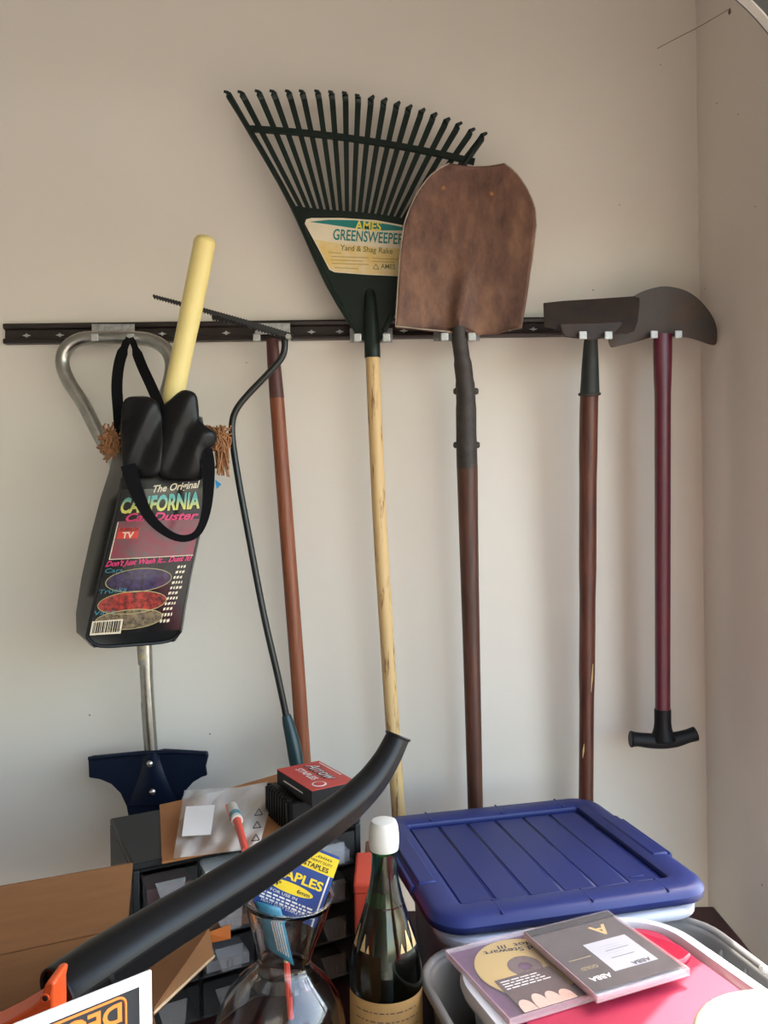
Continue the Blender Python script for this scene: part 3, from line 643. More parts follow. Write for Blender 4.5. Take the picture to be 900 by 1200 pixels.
t = thing('car_duster', 'pale yellow wooden handle and brown fringe duster inside the black bag', 'duster', U(205, 545, 1.41))
hp_ = [U(240, 284, 1.355), U(225, 360, 1.362), U(206, 450, 1.374), U(190, 530, 1.384)]
ax = (hp_[0] - hp_[1]).normalized()
obj('handle', MB().tube([hp_[0] + ax * 0.0105, hp_[0] + ax * 0.0085, hp_[0] + ax * 0.003, hp_[0]] + smoothpath(hp_, 3), [0.009, 0.0135, 0.0178, 0.0183] + [0.0184] * 4 + [0.0178] * 3 + [0.0172] * 3, seg=24), 'pine', t)
random.seed(11)
def tuft(cx, cy, sx, sy, n, d, droop):
    mb = MB()
    for _ in range(n):
        a = random.uniform(0, 2 * math.pi); r = math.sqrt(random.random())
        x, y = cx + sx * r * math.cos(a), cy + sy * r * math.sin(a)
        pts = [V((x, y))]; ang = random.gauss(1.2, 0.7) if droop else random.uniform(0, 6.28)
        for k in range(4):
            ang += random.gauss(0, 0.5 if droop else 0.8); s_ = random.uniform(2.2, 4.0)
            pts.append(pts[-1] + V((math.cos(ang) * s_ * 0.8, math.sin(ang) * s_)))
        dd = d + random.uniform(-0.012, 0.012)
        mb.tube([U(p.x, p.y, dd) for p in pts], random.uniform(0.0010, 0.0017), seg=4)
    return mb
obj('mop_fringe', tuft(131, 519, 11, 15, 170, 1.37, False), 'fringe', t, kind='stuff', label='crinkled brown cotton fringe')
obj('mop_fringe', tuft(257, 512, 9, 13, 90, 1.375, True).tube([U(240, 500, 1.39), U(262, 530, 1.39)], 0.006), 'fringe', t, kind='stuff', label='crinkled brown cotton fringe')
mb = MB()
random.seed(12)
for k in range(60):
    x0, y0 = 250 + random.uniform(-10, 10), 503 + random.uniform(-5, 8)
    x1, y1 = 261 + random.uniform(-9, 8), 545 + random.uniform(-20, 14)
    dd = 1.372 + random.uniform(-0.008, 0.008)
    mb.tube(smoothpath([U(x0, y0, dd), U((x0 + x1) / 2 + random.uniform(2, 7), (y0 + y1) / 2 - 3, dd), U(x1, y1, dd)], 4), 0.0014, seg=4)
obj('mop_fringe', mb, 'fringe', t, kind='stuff', label='crinkled brown cotton fringe')

# ------------------------------------------------------------------ drawer organizer
yaw = math.radians(27.5); E1 = V((math.cos(yaw), math.sin(yaw), 0)); E2 = V((-math.sin(yaw), math.cos(yaw), 0)); EZ = V((0, 0, 1))
OW, OD, OT = 0.350, 0.195, -0.482; OH = OT - TZ
O0 = V((-0.354, 1.106, TZ))
t = thing('drawer_organizer', 'black plastic organizer with small clear drawers on the table', 'organizer', O0 + E1 * OW / 2 + E2 * OD / 2)
def OB(x, y, z, dx, dy, dz): return MB().box(O0 + E1 * x + E2 * y + EZ * z, E1 * dx, E2 * dy, EZ * dz)
obj('cabinet_top', OB(0, 0, OH - 0.010, OW, OD, 0.010), 'grey_black', t, bevel=0.003)
obj('cabinet_side', OB(0, 0, 0, 0.010, OD, OH - 0.010), 'grey_black', t, bevel=0.002)
obj('cabinet_side', OB(OW - 0.010, 0, 0, 0.010, OD, OH - 0.010), 'grey_black', t, bevel=0.002)
obj('cabinet_back', OB(0.010, OD - 0.006, 0, OW - 0.020, 0.006, OH - 0.010), 'black_plastic', t)
nc, nr_ = 4, 4; cw = (OW - 0.02) / nc; ch = (OH - 0.014) / nr_
for r in range(nr_ + 1):
    obj('shelf', OB(0.010, 0.003, r * ch + (0 if r < nr_ else -0.0), OW - 0.02, OD - 0.012, 0.0035), 'black_plastic', t)
for c in range(1, nc):
    obj('divider', OB(0.010 + c * cw - 0.0015, 0.003, 0.0035, 0.003, OD - 0.012, OH - 0.016), 'black_plastic', t)
inserts = {(0, 3): ('wood_red_dark', 0.5), (1, 3): ('white_card', 0.65), (3, 3): ('zinc_tip', 0.35), (1, 2): ('card', 0.3), (3, 2): ('grey_black', 0.5), (0, 2): ('dark_iron', 0.4), (2, 2): ('zinc_tip', 0.3), (1, 1): ('zinc_tip', 0.3), (2, 3): ('tan_photo', 0.4)}
for r in range(nr_):
    for c in range(nc):
        x0 = 0.010 + c * cw + 0.0035; z0 = r * ch + 0.0045; dw = cw - 0.007; dh = ch - 0.008
        a = 0.0015
        mb = OB(x0, -0.004, z0, dw, a, dh)
        for q in ((x0, -0.004, z0, a, 0.16, dh), (x0 + dw - a, -0.004, z0, a, 0.16, dh), (x0, -0.004, z0, dw, 0.16, a), (x0, 0.1545, z0, dw, a, dh)):
            mb.box(O0 + E1 * q[0] + E2 * q[1] + EZ * q[2], E1 * q[3], E2 * q[4], EZ * q[5])
        d_ = obj('drawer', mb, 'clear', t, smooth=0)
        xc = x0 + dw / 2
        def op(x, y, z): return O0 + E1 * x + E2 * y + EZ * z
        zt = z0 + dh * 0.72
        hpoly = [op(xc - 0.021, -0.004, zt), op(xc + 0.021, -0.004, zt), op(xc + 0.014, -0.018, zt - 0.026), op(xc - 0.014, -0.018, zt - 0.026)]
        obj('handle_tab', MB().prism(hpoly, E2 * 0.0018), 'clear_tab', d_, smooth=0)
        for s_ in (-0.004, 0.003):
            obj('handle_rib', OB(xc + s_, -0.008, z0 + 0.004, 0.0015, 0.004, 0.014), 'clear_tab', d_, smooth=0)
        if (c, r) in inserts:
            m_, hh = inserts[(c, r)]
            obj('insert_slip', OB(x0 + 0.006, 0.002, z0 + 0.002, dw - 0.012, 0.05, dh * hh), m_, d_, smooth=0)
# orange paper label on one drawer
xo = 0.010 + 1.05 * cw
oc = Z(247, 1102, -0.60)
oo = O0 + E1 * (0.010 + 1 * cw + 0.012) + E2 * -0.0055 + EZ * (1 * ch + 0.033)
obj('paper_label', MB().prism([U(241, 1094, 1.135), U(270, 1083, 1.145), U(270.5, 1100, 1.14), U(246, 1105.5, 1.135)], E2 * 0.0006), 'orange_print', t, smooth=0, label='orange paper drawer label')

# things on the organizer
TP = OT + 0.0006
def Zp(x, y, z): return Z(x, y, z)
obj('cardboard_sheet', MB().prism([Z(x, y, TP + 0.003) for x, y in ((187, 943), (250, 929), (332, 905), (345, 975), (305, 987), (190, 1010))], (0, 0, -0.003)), 'card_orange', smooth=0,
    label='flat orange-brown cardboard sheet lying on the drawer organizer', cat='cardboard')
CT = TP + 0.0036
# polythene bag
zb = thing('plastic_bag', 'clear polythene bag with three printed triangles on the cardboard sheet', 'plastic bag', Z(265, 960, CT))
zc = [(205, 1003), (298, 1003), (330, 938), (215, 926)]
def zipf(u, v, lift=0.0):
    x = (1 - v) * (203 + u * 100) + v * (216 + u * 108); y = (1 - v) * (1006 - 12 * u) + v * (926 - 6 * u)
    h = CT + 0.004 + lift + 0.016 * math.sin(math.pi * u) * math.sin(math.pi * v) + 0.006 * math.sin(11 * u + 5 * v) * math.sin(8 * v + 3 * u) + 0.003 * math.sin(23 * u - 9 * v)
    h += 0.010 * max(0, 0.15 - u) / 0.15 * math.sin(math.pi * v)
    return Z(x, y, max(h, CT + 0.002))
obj('bag_film', MB().grid(lambda u, v: zipf(u, v), 26, 20), 'zip', zb, smooth=60, normals=False)
obj('bag_film', MB().grid(lambda u, v: Z((1 - v) * (214 + u * 88) + v * (232 + u * 82), (1 - v) * (975 - 14 * u) + v * (932 - 16 * u), CT + 0.012 + 0.012 * math.sin(5 * u + 1) * v + 0.006 * math.sin(11 * u)), 20, 10), 'zip', zb, smooth=60, normals=False)
obj('paper_label', MB().grid(lambda u, v: Z(213 + 34 * u + 5 * v, 980 - 2 * u - 35 * v, CT + 0.026 - 0.006 * (1 - v) ** 3), 6, 6), 'white_card', zb, smooth=60, normals=False, label='blank white paper label')
for k, (x, y) in enumerate(((303, 952), (301, 967), (299.5, 982))):
    tri = [(x - 4.5, y + 3.5), (x + 4.5, y + 2.5), (x + 0.5, y - 4.5)]
    for a, b in zip(tri, tri[1:] + tri[:1]):
        obj('printed_triangle', ribbon([Z(*a, CT + 0.024), Z(*b, CT + 0.024)], 0.0016, 0.0003, (0, -0.4, 1)), 'black_ink', zb, smooth=0)
mk = thing('marker', 'small red marker with white cap lying in the polythene bag', 'marker', Z(281, 980, CT + 0.004))
mz = CT + 0.0285
mk0, mk1, mk2 = Z(271.5, 944, mz), Z(278, 962, mz), Z(288, 998, mz)
obj('cap', MB().tube([mk0, mk0.lerp(mk1, 0.1), mk1], [0.006, 0.0085, 0.0088], seg=14), 'white_plastic', mk)
obj('cap_band', MB().tube([mk0.lerp(mk1, 0.62), mk0.lerp(mk1, 0.85)], 0.0091, seg=14), 'cyan_print', mk)
obj('barrel', MB().tube([mk1, mk1.lerp(mk2, 0.06), mk2], [0.0062, 0.0054, 0.005], seg=14), 'marker_red', mk)
obj('clip', ribbon([mk0 + V((-0.0085, 0, 0.001)), mk1 + V((-0.0088, 0, 0.001))], 0.003, 0.002), 'marker_red', mk)

# black tray and staple carton
tr = thing('black_tray', 'small black plastic tray with ribbed edge under the red staple carton', 'tray', Z(350, 962, CT))
ty_ = math.radians(-62 + 0); T1 = V((0.49, -0.87, 0)).normalized(); T2 = V((0.87, 0.49, 0)).normalized()
tp0 = V((-0.196, 1.285, CT))
obj('tray_body', MB().box(tp0, T1 * 0.105, T2 * 0.12, EZ * 0.046), 'black_plastic', tr, bevel=0.004)
for k in range(9):
    obj('rib', MB().box(tp0 + T1 * (0.006 + 0.0105 * k) - T2 * 0.003, T1 * 0.005, T2 * 0.004, EZ * 0.044), 'black_plastic', tr, smooth=0)
    obj('rim_rib', MB().box(tp0 + T1 * (0.006 + 0.0105 * k) + EZ * 0.045, T1 * 0.005, T2 * 0.006, EZ * 0.003), 'black_plastic', tr, smooth=0)
sb = thing('staple_carton', 'red staple carton with black sides on the black tray', 'carton', tp0 + T1 * 0.05 + T2 * 0.06 + EZ * 0.046)
zt = CT + 0.0485 + 0.024
rA, rB, rC, rD = Z(331, 904, zt), Z(367, 889, zt), Z(408, 909, zt), Z(374, 934, zt)
a1 = ((rD - rA) + (rC - rB)) * 0.5; a2 = ((rB - rA) + (rC - rD)) * 0.5
a2 = (a2 - a1 * (a2.dot(a1) / a1.length_squared)) * 1.0
rA = (rA + rB + rC + rD) / 4 - a1 / 2 - a2 / 2
obj('carton_body', MB().box(rA - EZ * 0.024, a1, a2, EZ * 0.0235), 'black_plastic', sb, bevel=0.0008)
ctop = obj('carton_top', MB().box(rA - EZ * 0.0006, a1, a2, EZ * 0.0008), 'red_box', sb, smooth=0, label='red printed lid')
def CTX(s, u0, v0, u1, cap, m, **k): return text(s, line_3d(rA + a1 * u0 + a2 * v0 + EZ * k.pop('z', 0.0006), a1 * (u1 - u0), a2 * cap), m, ctop, **k)
CTX('Arrow', 0.10, 0.55, 0.78, 0.30, 'black_ink', bold=0.05, shear=0.3)
CTX('Arrow', 0.115, 0.57, 0.77, 0.27, 'white_ink', bold=0.0, shear=0.3, z=0.0009)
CTX('STAPLES', 0.16, 0.30, 0.66, 0.15, 'white_ink', bold=0.02)
obj('round_mark', MB().lathe([(0.0001, 0.0004), (0.011, 0.0004), (0.011, 0)], rA + a1 * 0.84 + a2 * 0.30 + EZ * 0.0004, (0, 0, 1), 20), 'white_ink', ctop, smooth=0)
obj('round_mark', MB().lathe([(0.0001, 0.0008), (0.0085, 0.0008), (0.0085, 0)], rA + a1 * 0.84 + a2 * 0.30 + EZ * 0.0004, (0, 0, 1), 20), 'red_box', ctop, smooth=0)
obj('white_stripe', MB().box(rA + a1 * 0.08 + a2 * 0.93 + EZ * 0.0003, a1 * 0.6, a2 * 0.025, EZ * 0.0002), 'white_ink', ctop, smooth=0)
side = obj('side_stripe', MB().box(rA + a1 * 0.22 - EZ * 0.012 - a2.normalized() * 0.0006, a1 * 0.55, -a2.normalized() * 0.0003, EZ * 0.002), 'white_ink', sb, smooth=0)

# ------------------------------------------------------------------ cardboard box with leaf blower
by_ = math.radians(24); B1 = V((math.cos(by_), math.sin(by_), 0)); B2 = V((-math.sin(by_), math.cos(by_), 0))
BR_ = Z(150, 1088, -0.515)                # back right corner at the fold
BW, BD, BT = 0.56, 0.52, 0.004
t = thing('cardboard_box', 'open brown cardboard box in the lower left holding the leaf blower', 'box', BR_ - B1 * BW / 2 - B2 * BD / 2 + V((0, 0, TZ + 0.515)))
bh = -0.515 - TZ
def bb(o, a, b, c): return MB().box(o, a, b, c)
floor_o = V((BR_.x, BR_.y, TZ))
obj('box_floor', bb(floor_o - B1 * BW - B2 * BD, B1 * BW, B2 * BD, EZ * BT), 'card', t, smooth=0)
obj('box_wall', bb(floor_o - B1 * BW, B1 * BW, B2 * BT, EZ * bh), 'card', t, smooth=0)
obj('box_wall', bb(floor_o - B2 * BD, B1 * BT, B2 * BD, EZ * bh), 'card', t, smooth=0)
obj('box_wall', bb(floor_o - B1 * BW - B2 * BD, B1 * BT, B2 * BD, EZ * bh), 'card', t, smooth=0)
obj('box_wall', bb(floor_o - B1 * BW - B2 * BD, B1 * BW, B2 * BT, EZ * bh * 0.8), 'card', t, smooth=0)
# upright back flap
f0 = BR_ + B2 * 0.002; f1 = BR_ - B1 * BW
up_r = U(156, 1012, BR_.y + 0.012); up_l = f1 + (up_r - BR_) + V((0, 0, 0.004))
obj('box_flap', MB().prism([f0 + EZ * 0.001, f1 + EZ * 0.001, up_l, up_r], B2 * BT), 'card', t, smooth=0)
# right flap folded outward
g0 = BR_ + B1 * 0.005 + EZ * 0.002 - B2 * 0.02; g1 = g0 - B2 * 0.165
o_far = U(251, 1120, 0.935); o_near = U(180, 1187, 0.835)
obj('box_flap', MB().prism([g0, g0.lerp(U(245, 1088, 0.955), 1.0), o_far, o_near, g1], EZ * -0.003), 'card', t, smooth=0)
obj('flap_edge', MB().tube([o_far, o_near], 0.0014, seg=6), 'card_edge', t, label='pale torn edge')

t = thing('leaf_blower', 'black tube and orange housing of a leaf blower lying in the cardboard box', 'leaf blower', U(20, 1240, 0.70))
tpx = [(67, 1168, 0.712, 32), (80, 1159, 0.72, 33), (120, 1132, 0.74, 31.5), (180, 1093, 0.77, 28), (251, 1050, 0.81, 25), (300, 1019, 0.84, 23.6), (340, 992, 0.865, 22.3), (378, 966, 0.89, 20.5), (410, 941, 0.91, 18.5), (435, 916, 0.93, 16.2), (453, 890, 0.945, 14), (464, 868, 0.955, 12.8), (466.5, 862, 0.957, 12.6)]
path = smoothpath([U(x, y, d) for x, y, d, r in tpx], 3); rr_ = []
for i in range(len(path)):
    k = i / 3; a = int(min(k, len(tpx) - 2)); q = k - a
    rr_.append((tpx[a][3] * (1 - q) + tpx[a + 1][3] * q) / F * (tpx[a][2] * (1 - q) + tpx[a + 1][2] * q))
def ring_tube(path, rad, seg=64, inner=0.0):
    rings_ = []; ca = math.cos(math.radians(27))
    for i, p in enumerate(path):
        tt = (path[min(i + 1, len(path) - 1)] - path[max(i - 1, 0)]).normalized()
        vw = V((0.25, -0.86, 0.45)); sd_ = tt.cross(vw).normalized(); sd_ = sd_ if sd_.z < 0 else -sd_
        vw = sd_.cross(tt).normalized(); vw = vw if vw.y < 0 else -vw
        nf = (sd_ * 0.80 + vw * 0.60).normalized(); ring = []
        for j in range(seg):
            th = 2 * math.pi * j / seg; q = sd_ * math.cos(th) + vw * math.sin(th)
            dd = q.dot(nf)
            if dd > ca: q = q * (ca / dd)            # moulded flat along the lower side
            ring.append(p + q * rad[i])
        rings_.append(ring)
    return MB().loft(rings_, caps=False)
bt = obj('blower_tube', ring_tube(path, rr_), 'tube_black', t, smooth=14, solid=0.003)
# moulded flat ridge along the lower side of the tube and the lip at its mouth
sp = []
for i, p in enumerate(path[3:-6]):
    tt = (path[min(i + 5, len(path) - 1)] - path[i + 2]).normalized()
    view = -p.normalized(); sd_ = tt.cross(view).normalized()
    sd_ = sd_ if sd_.z < 0 else -sd_
    sp.append(p + (sd_ * 0.86 + view * 0.52).normalized() * (rr_[i + 3] + 0.0005))

mouth = path[-1]; mt = (path[-1] - path[-3]).normalized()
obj('mouth_lip', MB().tube([mouth - mt * 0.002, mouth + mt * 0.001], [rr_[-1] + 0.0016] * 2, seg=28, caps=False), 'tube_black', bt, solid=0.003)
for k in (2, 4, 6):
    tt = (path[k + 1] - path[k - 1]).normalized()
    obj('collar_ring', MB().tube([path[k] - tt * 0.002, path[k] + tt * 0.002], rr_[k] + 0.0015, seg=32), 'black_plastic', bt)
# orange housing at the root of the tube
hs = [(60, 1157, 0.70), (63, 1158, 0.70), (63, 1190, 0.70), (62, 1215, 0.70), (30, 1235, 0.69), (-20, 1245, 0.68), (-30, 1215, 0.68), (10, 1197, 0.69), (36, 1180, 0.695), (50, 1171, 0.70), (53, 1158, 0.70), (56, 1152, 0.70)]
hs = [(59, 1151), (64, 1153), (61.5, 1165), (62, 1190), (62, 1240), (20, 1262), (-40, 1262), (-40, 1222), (10, 1197), (35, 1182), (47, 1172), (50, 1162), (53, 1153)]
obj('housing', MB().prism(px_poly(hs, 0.655), (0, 0.030, 0)), 'orange', t, bevel=0.003)
obj('housing_bulb', MB().tube(smoothpath([U(58, 1222, 0.70), U(25, 1248, 0.70), U(-15, 1265, 0.70), U(-60, 1280, 0.70)], 4), [0.026, 0.030, 0.036, 0.042, 0.045, 0.047, 0.048, 0.048, 0.046, 0.044, 0.04, 0.034, 0.024], seg=24), 'orange', t)
obj('screw_boss', MB().lathe([(0.0022, 0.0), (0.0038, 0.0), (0.0038, 0.0015), (0.0026, 0.0015), (0.0024, 0.0004), (0.0001, 0.0004)], U(53, 1169.5, 0.6545), (0, -1, 0), 20), 'orange', t)
obj('screw_hole', MB().lathe([(0.0001, 0.0006), (0.0026, 0.0006), (0.0026, 0.0)], U(53, 1169.5, 0.6545), (0, -1, 0), 20), 'black_ink', t)

# printed card in front
cA = Z(178, 1137, -0.353); cB = Z(20, 1200, -0.353)
cx_ = (cA - cB).normalized(); cn = V((cx_.y, -cx_.x, 0))       # faces the camera
cl = 0.30; c0 = cA - cx_ * cl; chh = -0.353 - TZ - 0.005
t = thing('product_card', 'white printed card with upside-down orange lettering at lower left', 'card', cA - cx_ * cl / 2 - EZ * chh)
cbd = obj('card_board', MB().box(c0 - EZ * chh, cx_ * cl, -cn * 0.003, EZ * chh), 'white_card', t, smooth=0, bevel=0.0008)
def cp(x, y, off=0.0004): return cA - cx_ * x - EZ * y + cn * off      # x from the right edge, y below the top edge
obj('dark_field', MB().prism([cp(0.0105, 0.0085), cp(cl - 0.01, 0.0085), cp(cl - 0.01, 0.20), cp(0.0105, 0.20)], cn * 0.0002), 'dark_print', cbd, smooth=0)
fr = rrect(0.105, 0.052, 0.006, 4); fc = (0.0215 + 0.0525, 0.0105 + 0.026)
pts = [cp(fc[0] + a, fc[1] + b, 0.0009) for a, b in fr]
obj('logo_frame', MB().tube(pts + pts[:1], 0.0010, seg=6), 'orange_print', cbd)
# letters stand on their heads: x runs to the left, up runs downward
text('DECKER', lambda u, v: cp(0.0245 + 0.080 * u, 0.0145 + 0.0140 * v, 0.0010), 'orange_print', cbd, bold=0.03)
text('BLACK+', lambda u, v: cp(0.0245 + 0.080 * u, 0.0340 + 0.0140 * v, 0.0010), 'orange_print', cbd, bold=0.03)

# ------------------------------------------------------------------ glass jar with staple packs
JD = 0.90; js = JD / F
jc = U(338, 1050, JD); jt = math.radians(7)
jax = V((math.sin(jt) * 0.6, -0.02, math.cos(jt))).normalized()
prof = [(52.5, 2), (52, 0), (50, -6), (46.5, -20), (41, -38), (35, -56), (31, -70), (30.5, -76), (34, -84), (45, -95), (57, -107), (67, -122), (74, -140), (78, -162), (78, -185), (74, -205), (66, -222), (52, -236), (36, -243), (0.05, -245)]
tin = 2.2
po = [(r * js, z * js) for r, z in prof]
pi_ = [((max(r - tin, 0.05)) * js, (z + (tin if r < 50 else 0.0)) * js) for r, z in prof[1:]][::-1]
# jar of round section: outside, then back up the inside
t = thing('glass_jar', 'clear round glass jar with flared mouth holding staple packs', 'jar', jc + jax * (-245 * js))
obj('jar_body', MB().lathe(po + pi_, jc, jax, 64, closed=True), 'glass', t, smooth=60)
rim = [jc + jax * (1.5 * js) + (jax.orthogonal().normalized() * math.cos(a) + jax.cross(jax.orthogonal().normalized()) * math.sin(a)) * 51.5 * js for a in [2 * math.pi * k / 64 for k in range(65)]]
obj('mouth_rim', MB().tube(rim, 0.0017, seg=8, caps=False), 'glass', t)

# staples pack standing in the mouth
def pk(u, v, off=0.0):     # u 0..1 along the text, v 0..1 upward; plane through the jar axis, leaning back
    x = 296 + 74 * u + 28 * v; y = 1058 + 30 * u - 80 * v
    return U(x, y, 0.900 + 0.012 * v - off)
t = thing('staple_pack', 'blue and yellow staples pack standing in the glass jar mouth', 'staple pack', pk(0.5, 0))
pkb = obj('pack_body', MB().prism([pk(0, 0), pk(1, 0), pk(1, 1), pk(0, 1)], (0, 0.008, 0)), 'blue_card', t, bevel=0.0006)
def pkp(name, pts, m, off=0.0004): return obj(name, MB().add([pk(u, v, off) for u, v in pts], [tuple(range(len(pts)))]), m, pkb, smooth=0, normals=False)
pkp('yellow_band', [(0, 0.735), (1, 0.735), (1, 1), (0, 1)], 'yellow')
pkp('white_side', [(0.925, 0.0), (0.95, 0.0), (0.95, 0.73), (0.925, 0.73)], 'white_ink', 0.0005)
pkp('yellow_oval', [(0.45 + 0.36 * math.cos(a), 0.385 + 0.075 * math.sin(a)) for a in [2 * math.pi * k / 24 for k in range(24)]], 'yellow', 0.0005)
def ptx(s, u0, v0, u1, cap, m, **k): return text(s, lambda a, b: pk(u0 + (u1 - u0) * a, v0 + cap * b, 0.0008), m, pkb, **k)
ptx('STAPLES', 0.06, 0.495, 0.90, 0.125, 'yellow', bold=0.03)
ptx('(6mm) STAPLES', 0.20, 0.765, 0.90, 0.065, 'black_ink', bold=0.02)
ptx('HEAVY DUTY', 0.60, 0.86, 0.93, 0.035, 'black_ink', bold=0.01)
ptx('1,000', 0.60, 0.925, 0.90, 0.032, 'black_ink', bold=0.01)
ptx('1/4"', 0.14, 0.355, 0.30, 0.065, 'black_ink', bold=0.02)
ptx('6mm', 0.56, 0.355, 0.76, 0.055, 'black_ink', bold=0.02)
ptx('FOR USE IN', 0.18, 0.255, 0.60, 0.040, 'white_ink')
ptx('HEAVY DUTY STAPLE GUNS', 0.10, 0.075, 0.86, 0.038, 'white_ink')
random.seed(5)
for k, v0 in enumerate((0.205, 0.16, 0.118)):
    a = 0.06
    while a < 0.84:
        l = random.uniform(0.03, 0.09); pkp('fine_print', [(a, v0), (min(a + l, 0.88), v0), (min(a + l, 0.88), v0 + 0.025), (a, v0 + 0.025)], 'white_ink', 0.0006); a += l + 0.02
obj('hang_window', MB().prism([pk(0.33 + 0.13 * math.cos(a), 0.90 + 0.05 * math.sin(a), 0.001) for a in [2 * math.pi * k / 20 for k in range(20)]], (0, 0.0008, 0)), 'zinc', pkb, smooth=0)
t = thing('staple_strip_pack', 'turquoise plastic wrapped staple pack inside the jar neck', 'staple pack', U(318, 1125, 0.885))
def tq(u, v, off=0.0): return U(299 + 30 * u + 15 * (1 - v) , 1056 + 8 * u + (1 - v) * (54 + 12 * u), 0.888 - 0.004 * math.sin(u * 3.1) - off)
obj('pack_film', MB().grid(lambda u, v: tq(u, v), 6, 10), 'turq', t, solid=0.002, normals=False)
for k in range(5):
    obj('staple_strip', MB().box(tq(0.45 + 0.1 * k, 0.12, 0.004), tq(0.5 + 0.1 * k, 0.12, 0.004) - tq(0.45 + 0.1 * k, 0.12, 0.004), tq(0.45 + 0.1 * k, 0.7, 0.004) - tq(0.45 + 0.1 * k, 0.12, 0.004), (0, -0.0015, 0)), 'zinc_tip', t, smooth=0)
mkp = thing('red_pencil', 'short red pencil standing inside the glass jar', 'pencil', U(345, 1190, 0.90))
obj('pencil_shaft', MB().tube([U(336, 1125, 0.905), U(341, 1195, 0.9)], 0.0035, seg=8), 'marker_red', mkp)
obj('pencil_tip', MB().tube([U(336, 1125, 0.905), U(335.3, 1115, 0.906)], [0.0035, 0.0008], seg=8), 'pine', mkp)

# ------------------------------------------------------------------ champagne bottle
bx_ = U(452, 1130, 0.945); bx_.z = 0
bc = V((bx_.x, 0.945, TZ))
t = thing('champagne_bottle', 'dark green champagne bottle with white plastic stopper and tan label', 'bottle', bc)
# heights measured from the table
BZ = lambda z: z if z < 0.02 else (z * 1.28 if z < 0.15 else 0.363 - (0.378 - z) * 0.765)
bp = [(0.0001, 0.012), (0.030, 0.004), (0.040, 0.0), (0.0425, 0.006), (0.0430, 0.02), (0.0430, 0.130), (0.0425, 0.155), (0.0395, 0.180), (0.0345, 0.205), (0.0275, 0.232), (0.0215, 0.258), (0.0175, 0.282), (0.0155, 0.300), (0.0148, 0.318), (0.0146, 0.328), (0.0165, 0.330), (0.0168, 0.340), (0.0150, 0.342), (0.0145, 0.352), (0.0135, 0.354)]
bp = [(r, BZ(z)) for r, z in bp]
obj('glass_body', MB().lathe(bp, bc, (0, 0, 1), 48, caps=True), 'green_glass', t, smooth=50)
wp = [(max(r - 0.003, 0.0001), min(max(z, 0.016), 0.268)) for r, z in bp if z <= 0.268]
obj('wine', MB().lathe(wp + [(wp[-1][0] * 0.93, 0.268), (0.0001, 0.268)], bc, (0, 0, 1), 40), 'wine', t)
def on_bottle(ang, z, r=0.0435): return bc + V((r * math.sin(ang), -r * math.cos(ang), z))
obj('tan_label', MB().grid(lambda u, v: on_bottle(-1.35 + 2.7 * u, 0.122 + 0.050 * v), 30, 3), 'paper_tan', t, normals=False, label='tan paper label')
random.seed(9)
for k in range(4):
    a = -0.9
    while a < 0.9:
        l = random.uniform(0.05, 0.2)
        obj('label_line', MB().grid(lambda u, v: on_bottle(a + l * u, 0.130 + 0.010 * k + 0.0012 * v, 0.0438), 3, 1), 'brown_print_and_reflection', t, normals=False, smooth=0); a += l + 0.05
def zig(u, v):
    ang = -2.4 + 4.8 * u; jag = 0.006 * (0.5 + 0.5 * math.sin(ang * 13)) + 0.004 * math.sin(ang * 5)
    z = 0.196 + (0.010 + jag) * v
    rr = 0.0368 - (z - 0.196) * 0.19
    return on_bottle(ang, z, rr + 0.0008)
for u0, u1, hh in ((0.16, 0.22, 0.030), (0.28, 0.33, 0.022), (0.34, 0.37, 0.01), (0.62, 0.66, 0.012), (0.68, 0.74, 0.026), (0.76, 0.82, 0.034)):
    def tri_(u, v):
        ang = -2.0 + 4.0 * (u0 + (u1 - u0) * (0.5 + (u - 0.5) * (1 - 0.85 * v))); z = 0.222 + hh * 0.8 * v
        r = 0.0345 + (0.205 - z) * 0.21 + (0.003 if z < 0.205 else 0.003) + 0.0012
        # follow the glass profile
        for (ra, za), (rb, zb_) in zip(bp, bp[1:]):
            if za <= z <= zb_: r = ra + (rb - ra) * (z - za) / max(zb_ - za, 1e-6) + 0.0007
        return on_bottle(ang, z, r)
    obj('foil_scrap', MB().grid(tri_, 4, 6), 'foil', t, normals=False, label='torn scrap of gold foil')
capp = [(r, z - 0.015) for r, z in [(0.0165, 0.343), (0.0172, 0.345), (0.0178, 0.352), (0.0176, 0.362), (0.0166, 0.371), (0.0145, 0.3765), (0.010, 0.378), (0.0001, 0.378)]]
obj('stopper', MB().lathe(capp, bc, (0, 0, 1), 32), 'white_plastic', t, label='white plastic stopper')

# red crate and brown block behind the bottle
t = thing('red_crate', 'orange-red plastic box behind the champagne bottle', 'box', (-0.02, 1.10, TZ))
obj('box_body', MB().box((-0.046, 1.055, TZ), (0.047, 0, 0), (0, 0.10, 0), (0, 0, 0.232)), 'red_crate', t, bevel=0.003)
obj('box_rim', MB().box((-0.047, 1.054, TZ + 0.222), (0.049, 0, 0), (0, 0.102, 0), (0, 0, 0.014)), 'red_crate', t, bevel=0.003)
obj('wooden_block', MB().box((-0.036, 1.20, TZ), (0.040, 0, 0), (0, 0.06, 0), (0, 0, 0.205)).box((-0.036, 1.198, TZ + 0.205), (0.041, 0, 0), (0, 0.063, 0), (0, 0, 0.004)), 'brown_block', label='reddish brown wooden block behind the red box', cat='block', bevel=0.002)

